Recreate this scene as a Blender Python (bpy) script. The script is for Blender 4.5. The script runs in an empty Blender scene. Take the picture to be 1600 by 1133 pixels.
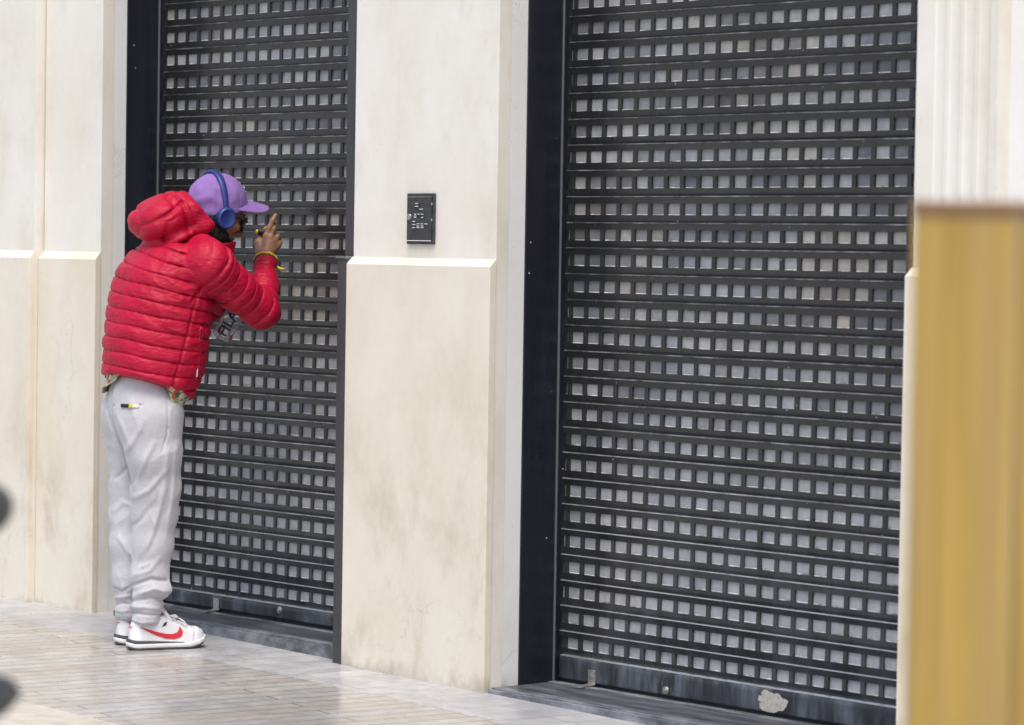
import bpy, bmesh, math, random
import numpy as np
from mathutils import Vector, Matrix

random.seed(7); rng = np.random.default_rng(11)
S = bpy.context.scene
COL = S.collection
# ------------------------------------------------------------------ camera numbers (measured)
F_PX, YAW, PITCH, ROLL = 5000.0, 0.85144, 0.035667, 0.015541
CAM = np.array([7.39313, -6.72103, 1.37392])
def cam_axes():
    f = np.array([-math.sin(YAW)*math.cos(PITCH), math.cos(YAW)*math.cos(PITCH), -math.sin(PITCH)])
    r = np.cross(f, [0, 0, 1.]); r /= np.linalg.norm(r); u = np.cross(r, f)
    return (math.cos(ROLL)*r+math.sin(ROLL)*u, -math.sin(ROLL)*r+math.cos(ROLL)*u, f)
CR, CU, CF = cam_axes()
def gz(u):                      # pavement height (it falls gently to the right)
    return 0.0035-0.0165*(u+0.031)

# ------------------------------------------------------------------ materials
def mat(name, col=(.5, .5, .5), rough=.5, metal=0., spec=.5, trans=0., coat=0.):
    m = bpy.data.materials.new(name); m.use_nodes = True
    b = m.node_tree.nodes['Principled BSDF']
    b.inputs['Base Color'].default_value = (*col, 1); b.inputs['Roughness'].default_value = rough
    b.inputs['Metallic'].default_value = metal; b.inputs['Specular IOR Level'].default_value = spec
    b.inputs['Transmission Weight'].default_value = trans; b.inputs['Coat Weight'].default_value = coat
    return m
class NT:
    def __init__(s, m): s.m = m; s.t = m.node_tree; s.n = s.t.nodes; s.l = s.t.links; s.b = s.n['Principled BSDF']
    def add(s, typ, **kw):
        nd = s.n.new(typ)
        for k, v in kw.items(): setattr(nd, k, v)
        return nd
    def inp(s, nd, k, v):
        if v is None: return
        if isinstance(v, bpy.types.NodeSocket): s.l.new(v, nd.inputs[k])
        else: nd.inputs[k].default_value = v
    def coord(s, scale=(1, 1, 1), rot=(0, 0, 0), loc=(0, 0, 0)):
        c = s.add('ShaderNodeTexCoord'); mp = s.add('ShaderNodeMapping')
        mp.inputs['Scale'].default_value = scale; mp.inputs['Rotation'].default_value = rot; mp.inputs['Location'].default_value = loc
        s.l.new(c.outputs['Object'], mp.inputs['Vector']); return mp.outputs[0]
    def noise(s, vec, scale=5, detail=4, rough=.55, dist=0.):
        nd = s.add('ShaderNodeTexNoise'); s.l.new(vec, nd.inputs['Vector'])
        nd.inputs['Scale'].default_value = scale; nd.inputs['Detail'].default_value = detail
        nd.inputs['Roughness'].default_value = rough; nd.inputs['Distortion'].default_value = dist
        return nd.outputs['Fac']
    def ramp(s, fac, stops):
        r = s.add('ShaderNodeValToRGB'); s.l.new(fac, r.inputs[0]); e = r.color_ramp.elements
        while len(e) < len(stops): e.new(.5)
        for el, (p, c) in zip(e, stops):
            el.position = p; el.color = (*c, 1) if isinstance(c, tuple) else (c, c, c, 1)
        return r.outputs[0]
    def mix(s, fac, a, b, mode='MIX'):
        nd = s.add('ShaderNodeMix', data_type='RGBA', blend_type=mode)
        s.inp(nd, 0, fac)
        for k, v in ((6, a), (7, b)):
            if isinstance(v, tuple): v = (*v, 1) if len(v) == 3 else v
            s.inp(nd, k, v)
        return nd.outputs[2]
    def math(s, op, a, b=None, c=None, clamp=False):
        nd = s.add('ShaderNodeMath', operation=op); nd.use_clamp = clamp
        s.inp(nd, 0, a); s.inp(nd, 1, b); s.inp(nd, 2, c); return nd.outputs[0]
    def sep(s, vec):
        nd = s.add('ShaderNodeSeparateXYZ'); s.l.new(vec, nd.inputs[0]); return nd.outputs
    def comb(s, x, y, z):
        nd = s.add('ShaderNodeCombineXYZ'); s.inp(nd, 0, x); s.inp(nd, 1, y); s.inp(nd, 2, z); return nd.outputs[0]
    def bump(s, h, strength=.3, dist=.002):
        nd = s.add('ShaderNodeBump'); s.l.new(h, nd.inputs['Height'])
        nd.inputs['Strength'].default_value = strength; nd.inputs['Distance'].default_value = dist
        s.l.new(nd.outputs[0], s.b.inputs['Normal'])
    def base(s, c): s.l.new(c, s.b.inputs['Base Color'])
    def rough(s, c): s.l.new(c, s.b.inputs['Roughness'])

def stone_mat(name, c1, c2, stain, stain_amt=.5, seed=0., low=True, vein_amt=.35):
    m = mat(name, c1, .55); n = NT(m)
    v = n.coord(loc=(seed, seed*.7, seed*1.3)); vs = n.coord(scale=(1, 1, .5), loc=(seed*2, seed, 0))
    a = n.noise(vs, 3.6, 5, .58, .15); cloud = n.ramp(a, [(.32, 0.), (.68, 1.)])
    col = n.mix(cloud, c1, c2)
    # grey/brown stains, mostly in the part of the slab people kick
    st = n.noise(vs, 5.0, 7, .66, .2); st = n.ramp(st, [(.49, 0.), (.70, 1.)])
    if low:
        z = n.sep(n.coord())[2]
        zf = n.add('ShaderNodeMapRange'); n.l.new(z, zf.inputs[0])
        zf.inputs[1].default_value = .15; zf.inputs[2].default_value = 1.25; zf.inputs[3].default_value = 1.; zf.inputs[4].default_value = .12
        st = n.math('MULTIPLY', st, zf.outputs[0])
    col = n.mix(n.math('MULTIPLY', st, stain_amt), col, stain)
    fm = n.noise(n.coord(loc=(seed, 0, seed)), 26, 5, .6); col = n.mix(.09, col, n.ramp(fm, [(.35, .3), (.65, .72)]), 'OVERLAY')
    if low:                               # street dirt splashed along the foot
        gf = n.add('ShaderNodeMapRange'); n.l.new(n.sep(n.coord())[2], gf.inputs[0])
        for i_, x_ in ((1, .0), (2, .13), (3, 1.), (4, 0.)): gf.inputs[i_].default_value = x_
        gd = n.ramp(n.math('MULTIPLY', n.noise(n.coord(scale=(1, 1, .6), loc=(seed, 2, 0)), 11, 6, .7), gf.outputs[0]), [(.26, 0.), (.52, 1.)])
        col = n.mix(n.math('MULTIPLY', gd, .55), col, (.27, .24, .20))
    # hairline veins
    w = n.add('ShaderNodeTexVoronoi', feature='DISTANCE_TO_EDGE'); wn = n.noise(v, 2.5, 5, .7)
    dv = n.add('ShaderNodeVectorMath', operation='MULTIPLY_ADD'); n.l.new(n.comb(wn, wn, wn), dv.inputs[0]); dv.inputs[1].default_value = (.9, .9, .9)
    n.l.new(n.coord(scale=(1, 1, .7)), dv.inputs[2]); n.l.new(dv.outputs[0], w.inputs['Vector']); w.inputs['Scale'].default_value = 3.2
    vein = n.ramp(w.outputs['Distance'], [(0., 1.), (.012, 0.)])
    vm = n.ramp(n.noise(v, 2.0, 2), [(.5, 0.), (.7, 1.)])
    col = n.mix(n.math('MULTIPLY', n.math('MULTIPLY', vein, vm), vein_amt), col, (.30, .25, .19))
    # pits
    p = n.add('ShaderNodeTexVoronoi'); n.l.new(n.coord(scale=(1, 1, .6)), p.inputs['Vector']); p.inputs['Scale'].default_value = 55
    pit = n.ramp(p.outputs['Distance'], [(.05, 1.), (.12, 0.)])
    pm = n.ramp(n.noise(v, 4.5, 3), [(.56, 0.), (.66, 1.)]); pit = n.math('MULTIPLY', pit, pm)
    col = n.mix(n.math('MULTIPLY', pit, .5), col, (.28, .22, .15))
    g = n.noise(v, 160, 2); col = n.mix(.10, col, n.ramp(g, [(.3, .35), (.7, .8)]), 'SOFT_LIGHT')
    n.base(col); n.bump(n.math('ADD', n.noise(v, 30, 5), n.math('MULTIPLY', pit, -1.5)), .12, .004)
    n.rough(n.ramp(n.noise(v, 9, 3), [(.3, .38), (.7, .62)]))
    return m
M = {}
M['stone'] = stone_mat('cream_stone', (.70, .66, .585), (.80, .775, .73), (.50, .43, .35), .60, 1.3)
M['stone_base'] = stone_mat('cream_stone_base', (.72, .652, .52), (.79, .744, .633), (.45, .36, .245), .62, 3.1)
M['stone_up'] = stone_mat('cream_stone_upper', (.76, .72, .63), (.815, .792, .735), (.60, .53, .41), .42, 5.3, False, .06)
M['stone_side'] = stone_mat('grey_side_stone', (.74, .735, .715), (.80, .80, .79), (.56, .53, .47), .4, 8.8)

def slat_mat():
    m = mat('shutter_metal', (.03, .031, .032), .3, 0., .5); n = NT(m)
    v = n.coord(); z = n.sep(v)[2]
    vs = n.coord(scale=(1, 1, .25))
    d = n.ramp(n.noise(vs, 9, 6, .65), [(.38, 0.), (.75, 1.)])
    lowf = n.add('ShaderNodeMapRange'); n.l.new(z, lowf.inputs[0])
    for i, x in ((1, .05), (2, 1.0), (3, .85), (4, .18)): lowf.inputs[i].default_value = x
    dust = n.math('MULTIPLY', d, lowf.outputs[0])
    col = n.mix(n.math('MULTIPLY', dust, .55), (.026, .027, .028), (.14, .15, .175))
    # scratches
    sc = n.noise(n.coord(scale=(5, 5, 22)), 7, 4, .7); sc = n.ramp(sc, [(.70, 0.), (.76, 1.)])
    col = n.mix(n.math('MULTIPLY', sc, .22), col, (.25, .25, .26))
    vo = n.add('ShaderNodeTexVoronoi'); n.l.new(v, vo.inputs['Vector']); vo.inputs['Scale'].default_value = 26
    chip = n.ramp(vo.outputs['Distance'], [(.04, 1.), (.07, 0.)])
    cm = n.ramp(n.math('ADD', n.noise(v, 6, 2), n.math('MULTIPLY', lowf.outputs[0], .09)), [(.56, 0.), (.61, 1.)])
    col = n.mix(n.math('MULTIPLY', chip, cm), col, (.62, .62, .62))
    n.base(col); n.rough(n.ramp(n.noise(vs, 12, 4), [(.3, .14), (.7, .32)]))
    n.bump(n.noise(v, 40, 3), .04, .004)
    return m
M['slat'] = slat_mat()
def worn_mat():
    m = mat('worn_metal_edge', (.45, .45, .46), .35, .6); n = NT(m); v = n.coord(scale=(1, 1, .6)); z = n.sep(n.coord())[2]
    a = n.noise(v, 9, 6, .7)
    lowf = n.add('ShaderNodeMapRange'); n.l.new(z, lowf.inputs[0])
    for i, x in ((1, .1), (2, 1.1), (3, .27), (4, -.07)): lowf.inputs[i].default_value = x
    f = n.ramp(n.math('ADD', a, lowf.outputs[0]), [(.38, 0.), (.70, 1.)])
    n.base(n.mix(f, (.10, .10, .104), (.60, .60, .61)))
    return m
M['edge'] = worn_mat()
def pane_mat():
    m = mat('polycarbonate', (.33, .33, .345), .16, 0., .6); n = NT(m)
    v = n.coord(); x, y, z = n.sep(v)
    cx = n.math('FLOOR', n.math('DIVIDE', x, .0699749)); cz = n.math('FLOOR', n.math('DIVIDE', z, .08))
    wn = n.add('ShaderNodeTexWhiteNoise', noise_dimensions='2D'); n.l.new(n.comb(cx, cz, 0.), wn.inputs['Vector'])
    # blotches of tone and beige-blue tint over many cells imitate street reflections
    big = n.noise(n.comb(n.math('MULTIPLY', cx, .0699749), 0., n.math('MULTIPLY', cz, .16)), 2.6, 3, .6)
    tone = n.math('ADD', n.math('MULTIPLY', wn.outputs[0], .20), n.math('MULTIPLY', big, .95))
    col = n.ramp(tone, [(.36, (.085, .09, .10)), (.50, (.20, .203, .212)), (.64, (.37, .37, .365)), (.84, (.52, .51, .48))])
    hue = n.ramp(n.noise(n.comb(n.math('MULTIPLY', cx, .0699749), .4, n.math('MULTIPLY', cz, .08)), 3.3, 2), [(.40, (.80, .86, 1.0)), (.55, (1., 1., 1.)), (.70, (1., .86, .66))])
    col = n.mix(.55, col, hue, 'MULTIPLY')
    dirt = n.ramp(n.noise(n.coord(scale=(1, 1, .6)), 45, 4, .6), [(.3, .82), (.7, 1.08)])
    col = n.mix(1., col, dirt, 'MULTIPLY')
    lowf = n.add('ShaderNodeMapRange'); n.l.new(z, lowf.inputs[0])
    for i, t in ((1, .25), (2, 1.15), (3, .85), (4, 0.)): lowf.inputs[i].default_value = t
    col = n.mix(lowf.outputs[0], col, n.mix(1., (.42, .425, .45), dirt, 'MULTIPLY'))
    n.base(col); n.rough(n.ramp(n.noise(v, 30, 3), [(.3, .07), (.7, .20)]))
    return m
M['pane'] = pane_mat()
M['rim'] = mat('rim_glint', (.60, .60, .62), .15, 0, .7)  # glints on the window lips, put into the colour
n = NT(M['rim']); n.base(n.ramp(n.noise(n.coord(), 23, 4, .6), [(.35, (.16, .16, .17)), (.65, (.72, .72, .74))]))
def dark_metal(name, col, rough=.35):
    m = mat(name, col, rough); n = NT(m); v = n.coord(); vs = n.coord(scale=(3, 3, .4))
    z = n.sep(v)[2]
    d = n.ramp(n.noise(vs, 5, 6, .65), [(.45, 0.), (.8, 1.)])
    c = n.mix(n.math('MULTIPLY', d, .3), col, tuple(x*2.2+.02 for x in col))
    vo = n.add('ShaderNodeTexVoronoi'); n.l.new(v, vo.inputs['Vector']); vo.inputs['Scale'].default_value = 17
    chip = n.ramp(vo.outputs['Distance'], [(.035, 1.), (.055, 0.)])
    cm = n.ramp(n.noise(v, 5, 2), [(.52, 0.), (.56, 1.)])
    n.base(n.mix(n.math('MULTIPLY', chip, cm), c, (.5, .5, .52)))
    n.rough(n.ramp(n.noise(vs, 7, 4), [(.3, rough-.1), (.7, rough+.15)]))
    return m
M['jamb'] = dark_metal('dark_jamb', (.010, .012, .019), .32)
M['post'] = dark_metal('grey_post', (.045, .045, .049), .26)
M['rail'] = mat('guide_rail', (.22, .22, .235), .35, .5)
def bar_mat():
    m = mat('bottom_bar', (.03, .035, .045), .35); n = NT(m)
    vs = n.coord(scale=(1, 1, .18)); v = n.coord()
    a = n.ramp(n.noise(vs, 11, 6, .7), [(.42, 0.), (.68, 1.)]); b = n.ramp(n.noise(v, 3.5, 3), [(.4, .15), (.65, 1.)])
    n.base(n.mix(n.math('MULTIPLY', n.math('MULTIPLY', a, b), .75), (.022, .024, .030), (.27, .31, .38)))
    n.rough(n.ramp(a, [(0., .28), (1., .6)])); return m
M['bar'] = bar_mat()
def granite():
    m = mat('granite', (.1, .11, .13), .35); n = NT(m); v = n.coord()
    a = n.noise(n.coord(scale=(.5, 2.5, 1)), 9, 6, .65)
    c = n.ramp(a, [(.35, (.035, .039, .048)), (.7, (.13, .14, .165))])
    g = n.noise(v, 320, 2); c = n.mix(.5, c, n.ramp(g, [(.35, .2), (.65, .8)]), 'OVERLAY')
    n.base(c); n.rough(n.ramp(a, [(.3, .35), (.7, .6)])); return m
M['granite'] = granite()
def strip_mat():
    m = mat('worn_strip', (.4, .42, .46), .4); n = NT(m)
    a = n.noise(n.coord(scale=(.6, 3, 1)), 12, 6, .7)
    n.base(n.ramp(a, [(.40, (.07, .078, .092)), (.66, (.30, .315, .345))])); return m
M['strip'] = strip_mat()
def paver_mat(name, cols, bw, rh, mortar, mcol, rough=(.12, .42), tint=None):
    m = mat(name, cols[1], .3); n = NT(m)
    v = n.coord(rot=(0, 0, math.radians(97)))
    # thin stone strips laid roughly square to the facade
    br = n.add('ShaderNodeTexBrick'); n.l.new(v, br.inputs['Vector'])
    br.inputs['Scale'].default_value = 1; br.inputs['Brick Width'].default_value = bw; br.inputs['Row Height'].default_value = rh
    br.inputs['Mortar Size'].default_value = mortar; br.inputs['Mortar Smooth'].default_value = .3; br.inputs['Bias'].default_value = 0
    br.inputs['Color1'].default_value = (0, 0, 0, 1); br.inputs['Color2'].default_value = (1, 1, 1, 1); br.inputs['Mortar'].default_value = (.5, .5, .5, 1)
    br.offset = .37; br.offset_frequency = 2
    c = n.ramp(br.outputs['Color'], [(0., cols[0]), (.35, cols[1]), (.7, cols[2]), (1., cols[3])])
    mott = n.noise(n.coord(), 14, 6, .65); c = n.mix(.42, c, n.ramp(mott, [(.3, .28), (.7, .75)]), 'OVERLAY')
    big = n.noise(n.coord(), 1.6, 4); c = n.mix(n.ramp(big, [(.35, 0.), (.7, .45)]), c, n.mix(1., c, (.74, .75, .80), 'MULTIPLY'))
    c = n.mix(n.math('MULTIPLY', br.outputs['Fac'], .9), c, mcol)
    n.base(c)
    wet = n.noise(n.coord(), 2.3, 4, .55); n.rough(n.ramp(wet, [(.35, rough[0]), (.65, rough[1])]))
    h = n.math('ADD', n.math('MULTIPLY', br.outputs['Fac'], -1.), n.math('MULTIPLY', n.noise(n.coord(), 30, 4), .35))
    h = n.math('ADD', h, n.math('MULTIPLY', br.outputs['Color'], .25))
    n.bump(h, .35, .003); return m
M['paver'] = paver_mat('strip_pavers', [(.385, .355, .315), (.43, .41, .375), (.405, .40, .39), (.475, .445, .395)], .95, .074, .0042, (.15, .143, .135), (.12, .38))
M['border'] = paver_mat('border_pavers', [(.42, .42, .425), (.47, .47, .475), (.44, .44, .445), (.50, .50, .495)], .62, .115, .004, (.30, .30, .31), (.2, .5))
M['under'] = mat('mortar_bed', (.2, .2, .19), .8)
M['band'] = paver_mat('band_slabs', [(.50, .465, .39), (.55, .515, .44), (.52, .485, .41), (.585, .55, .475)], 1.2, .62, .004, (.30, .28, .25), (.25, .5))

# ------------------------------------------------------------------ mesh helpers
def link(o, parent=None):
    COL.objects.link(o)
    if parent is not None: o.parent = parent
    return o
def mesh(name, verts, faces, m, parent=None, smooth=False, loc=None):
    me = bpy.data.meshes.new(name)
    verts = np.asarray(verts, float)
    if loc is not None: verts = verts-np.asarray(loc)
    if isinstance(faces, np.ndarray):
        nf, k = faces.shape
        me.vertices.add(len(verts)); me.vertices.foreach_set('co', verts.ravel())
        me.loops.add(nf*k); me.loops.foreach_set('vertex_index', faces.ravel().astype(np.int32))
        me.polygons.add(nf); me.polygons.foreach_set('loop_start', np.arange(0, nf*k, k, dtype=np.int32))
        me.update(calc_edges=True); me.validate()
    else:
        me.from_pydata([tuple(v) for v in verts], [], faces)
    if smooth: me.polygons.foreach_set('use_smooth', [True]*len(me.polygons))
    me.update()
    for mm in (m if isinstance(m, (list, tuple)) else [m]): me.materials.append(mm)
    o = bpy.data.objects.new(name, me)
    if loc is not None: o.location = loc
    return link(o, parent)
class MB:
    def __init__(s): s.v = []; s.f = []
    def quad(s, a, b, c, d):
        i = len(s.v); s.v += [a, b, c, d]; s.f.append((i, i+1, i+2, i+3))
    def box(s, x0, x1, y0, y1, z0, z1):
        i = len(s.v)
        s.v += [(x, y, z) for z in (z0, z1) for x, y in ((x0, y0), (x1, y0), (x1, y1), (x0, y1))]
        s.f += [tuple(i+k for k in q) for q in ((3, 2, 1, 0), (4, 5, 6, 7), (0, 1, 5, 4), (1, 2, 6, 5), (2, 3, 7, 6), (3, 0, 4, 7))]
        return s
    def prism(s, poly, a0, a1, axis=0):      # polygon in the two other axes, extruded along axis
        i = len(s.v); n = len(poly)
        for a in (a0, a1):
            for p in poly:
                q = list(p); q.insert(axis, a); s.v.append(tuple(q))
        s.f.append(tuple(i+k for k in range(n))[::-1]); s.f.append(tuple(i+n+k for k in range(n)))
        for k in range(n): s.f.append((i+k, i+(k+1) % n, i+n+(k+1) % n, i+n+k))
        return s
    def cyl(s, c, ax, r, h, n=24, r2=None):
        ax = Vector(ax).normalized(); a = ax.orthogonal().normalized(); b = ax.cross(a); r2 = r if r2 is None else r2
        i = len(s.v); c = Vector(c)
        for hh, rr in ((0, r), (h, r2)):
            for k in range(n):
                t = 2*math.pi*k/n; s.v.append(tuple(c+ax*hh+(a*math.cos(t)+b*math.sin(t))*rr))
        s.f.append(tuple(i+k for k in range(n))[::-1]); s.f.append(tuple(i+n+k for k in range(n)))
        for k in range(n): s.f.append((i+k, i+(k+1) % n, i+n+(k+1) % n, i+n+k))
        return s
    def tube(s, pts, r, n=10):
        pts = [Vector(p) for p in pts]; i0 = len(s.v); rs = r if isinstance(r, (list, tuple)) else [r]*len(pts)
        prev = None
        for j, p in enumerate(pts):
            d = (pts[min(j+1, len(pts)-1)]-pts[max(j-1, 0)]).normalized()
            a = d.orthogonal().normalized() if prev is None else (prev-d*prev.dot(d)).normalized(); prev = a; b = d.cross(a)
            for k in range(n):
                t = 2*math.pi*k/n; s.v.append(tuple(p+(a*math.cos(t)+b*math.sin(t))*rs[j]))
        for j in range(len(pts)-1):
            for k in range(n):
                s.f.append((i0+j*n+k, i0+j*n+(k+1) % n, i0+(j+1)*n+(k+1) % n, i0+(j+1)*n+k))
        s.f.append(tuple(i0+k for k in range(n))[::-1]); s.f.append(tuple(i0+(len(pts)-1)*n+k for k in range(n)))
        return s
    def build(s, name, m, parent=None, bevel=0., smooth=False, loc=None, seg=2):
        o = mesh(name, s.v, s.f, m, parent, smooth, loc)
        if bevel:
            md = o.modifiers.new('bevel', 'BEVEL'); md.width = bevel; md.segments = seg; md.limit_method = 'ANGLE'; md.angle_limit = .6
        return o
def tag(o, label=None, cat=None, group=None, kind=None):
    if label: o['label'] = label
    if cat: o['category'] = cat
    if group: o['group'] = group
    if kind: o['kind'] = kind
    return o
def empty(name, loc, rz=0.):
    o = bpy.data.objects.new(name, None); o.location = loc; o.rotation_euler = (0, 0, rz); o.empty_display_size = .1
    return link(o)
def child(o, parent):
    o.parent = parent; o.matrix_parent_inverse = parent.matrix_basis.inverted(); return o

# ------------------------------------------------------------------ setting: ground
def sheet(name, x0, x1, y0, y1, m, lift):
    b = MB(); xs = np.linspace(x0, x1, 25)
    for a, c in zip(xs[:-1], xs[1:]):
        b.quad((a, y0, gz(a)+lift), (c, y0, gz(c)+lift), (c, y1, gz(c)+lift), (a, y1, gz(a)+lift))
    o = b.build(name, m); tag(o, kind='structure'); return o
sheet('ground', -45, 45, -60, 6, M['under'], -.012)
sheet('pavement_border', -14, 14, -.615, .1, M['border'], 0.)
sheet('pavement', -45, 45, -1.59, -.615, M['paver'], 0.)
sheet('paving_band', -45, 45, -2.35, -1.59, M['band'], 0.)
sheet('street', -45, 45, -60, -2.35, M['paver'], 0.)

# ------------------------------------------------------------------ setting: stone pillars
TOPZ = 3.6
CH0, CH1 = 1.339, 1.316        # chamfer at the top of the stone bases
def base_slab(b, u0, u1, w0, w1, zb, ch0=CH0, ch1=CH1):
    # slab with a sloping top edge, section in (y,z)
    b.prism([(-w0, zb), (-w1, zb), (-w1, ch1), (-w0-.002, ch0), (-w0, ch0)], u0, u1, 0)
def pillar(name, label, u0, u1, wf, wb, off, deep=-.25, ch=(CH0, CH1), flutes=False):
    zb = min(gz(u0), gz(u1))-.03
    t = empty(name, ((u0+u1)/2, -wf, gz((u0+u1)/2))); tag(t, label, 'pillar')
    if not flutes:
        b = MB().box(u0+off, u1-off, -wf, -wf+.05, zb, TOPZ)
    else:
        # fluted shaft: grooves with rounded ends cut in the front
        b = MB(); pts = []; cs = [u0+.085+.051*k for k in range(4)]
        zl, zh = 1.512, TOPZ
        prof = [(u0+off, 0.)]
        for c in cs:
            for k in range(9):
                a = math.pi*k/8; prof.append((c-.0185*math.cos(a), .003*math.sin(a)))
        prof.append((u1-off, 0.))
        def ring(z, dep): return [(x, -wf+d*dep, z) for x, d in prof]
        levels = [(zb, 0.), (zl-.012, 0.)]+[(zl-.012+.03*math.sin(t*math.pi/2/8), math.sin(t*math.pi/16)) for t in range(1, 9)]+[(zh, 1.)]
        rings = [ring(*l) for l in levels]; n = len(prof)
        for r in rings: b.v += r
        for j in range(len(rings)-1):
            for k in range(n-1): b.f.append((j*n+k, j*n+k+1, (j+1)*n+k+1, (j+1)*n+k))
        b.box(u0+off, u1-off, -wf+.0125, -wf+.05, zb, TOPZ)
        for uu in (u0+off, u1-off):
            b.quad((uu, -wf, zb), (uu, -wf+.0125, zb), (uu, -wf+.0125, TOPZ), (uu, -wf, TOPZ))
    if flutes:                            # the wall goes on beyond the pillar, set back
        child(MB().box(u1-off+.001, 9., -.10, .3, zb-.15, TOPZ).build('wall_return', M['stone_side'], None, .001), t)
    child(b.build('shaft', M['stone_up'], None, 0. if flutes else .0012), t)
    b = MB().box(u0+off+.001, u1-off-.001, -wf+.051, -deep, zb, TOPZ); child(b.build('side_panel', M['stone_side'], None, .001), t)
    b = MB(); base_slab(b, u0, u1, wf+.001, wb, zb, *ch); child(b.build('base', M['stone_base'], None, .0022), t)
    return t
bpy.context.view_layer.update()
pillar('stone_pillar', 'cream stone pillar between the two shutters, carrying the small black metal box', -.7425, -.032, .286, .312, .003)
pillar('stone_pillar', 'cream stone pillar at the left edge of the left shutter, behind the man in red', -2.5945, -2.2205, .268, .291, .003, ch=(1.337, 1.311))
pillar('stone_pillar', 'white fluted stone pillar behind the yellow wooden board', 1.658, 1.945, .282, .310, .003, flutes=True)
w = empty('stone_wall', (-4.0, -.30, gz(-4.0))); tag(w, 'cream stone wall section at the far left edge, standing proud of the pillar beside it', 'wall')
child(MB().box(-6.5, -2.5975, -.305, .25, -.03, TOPZ).build('upper_slab', M['stone_up'], None, .0012), w)
b = MB(); base_slab(b, -6.5, -2.5945, .306, .328, -.03, 1.338, 1.312); child(b.build('base', M['stone_base'], None, .0022), w)

# ------------------------------------------------------------------ frames of the two openings
def frame(label, u, wj, base_z, right=None, seedcut=None):
    t = empty('shutter_frame', (u, -.1, base_z)); tag(t, label, 'door frame')
    child(MB().box(u-.006, u, -wj, -.031, base_z, TOPZ-.1).build('jamb_panel', M['jamb'], None, .0012), t)
    child(MB().box(u-.006, u+.0042, -.0300, -.0240, base_z, TOPZ-.1).build('rail_lip', M['rail'], None, .001), t)
    child(MB().box(u-.006, u-.001, -.0235, .0155, base_z, TOPZ-.1).build('guide_rail', M['jamb'], None, .001), t)
    if right:
        u0, u1 = right
        child(MB().box(u0, u1, -.280, .016, 1.342, TOPZ-.1).build('upper_post', M['post'], None, .001), t)
        child(MB().box(u0, u1, -.309, .016, gz(u0)-.01, 1.331).build('lower_post', M['post'], None, .001), t)
        child(MB().box(u0-.006, u1-.0005, -.314, .015, 1.3325, 1.341).build('cap_plate', M['rail'], None, .001), t)
    return t
frame('black metal frame round the left shutter, with a grey post against the pillar', -2.2195, .164, .02, (-.792, -.7445))
frame('black metal jamb on the left edge of the wide right shutter', -.0295, .170, .015)

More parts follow.
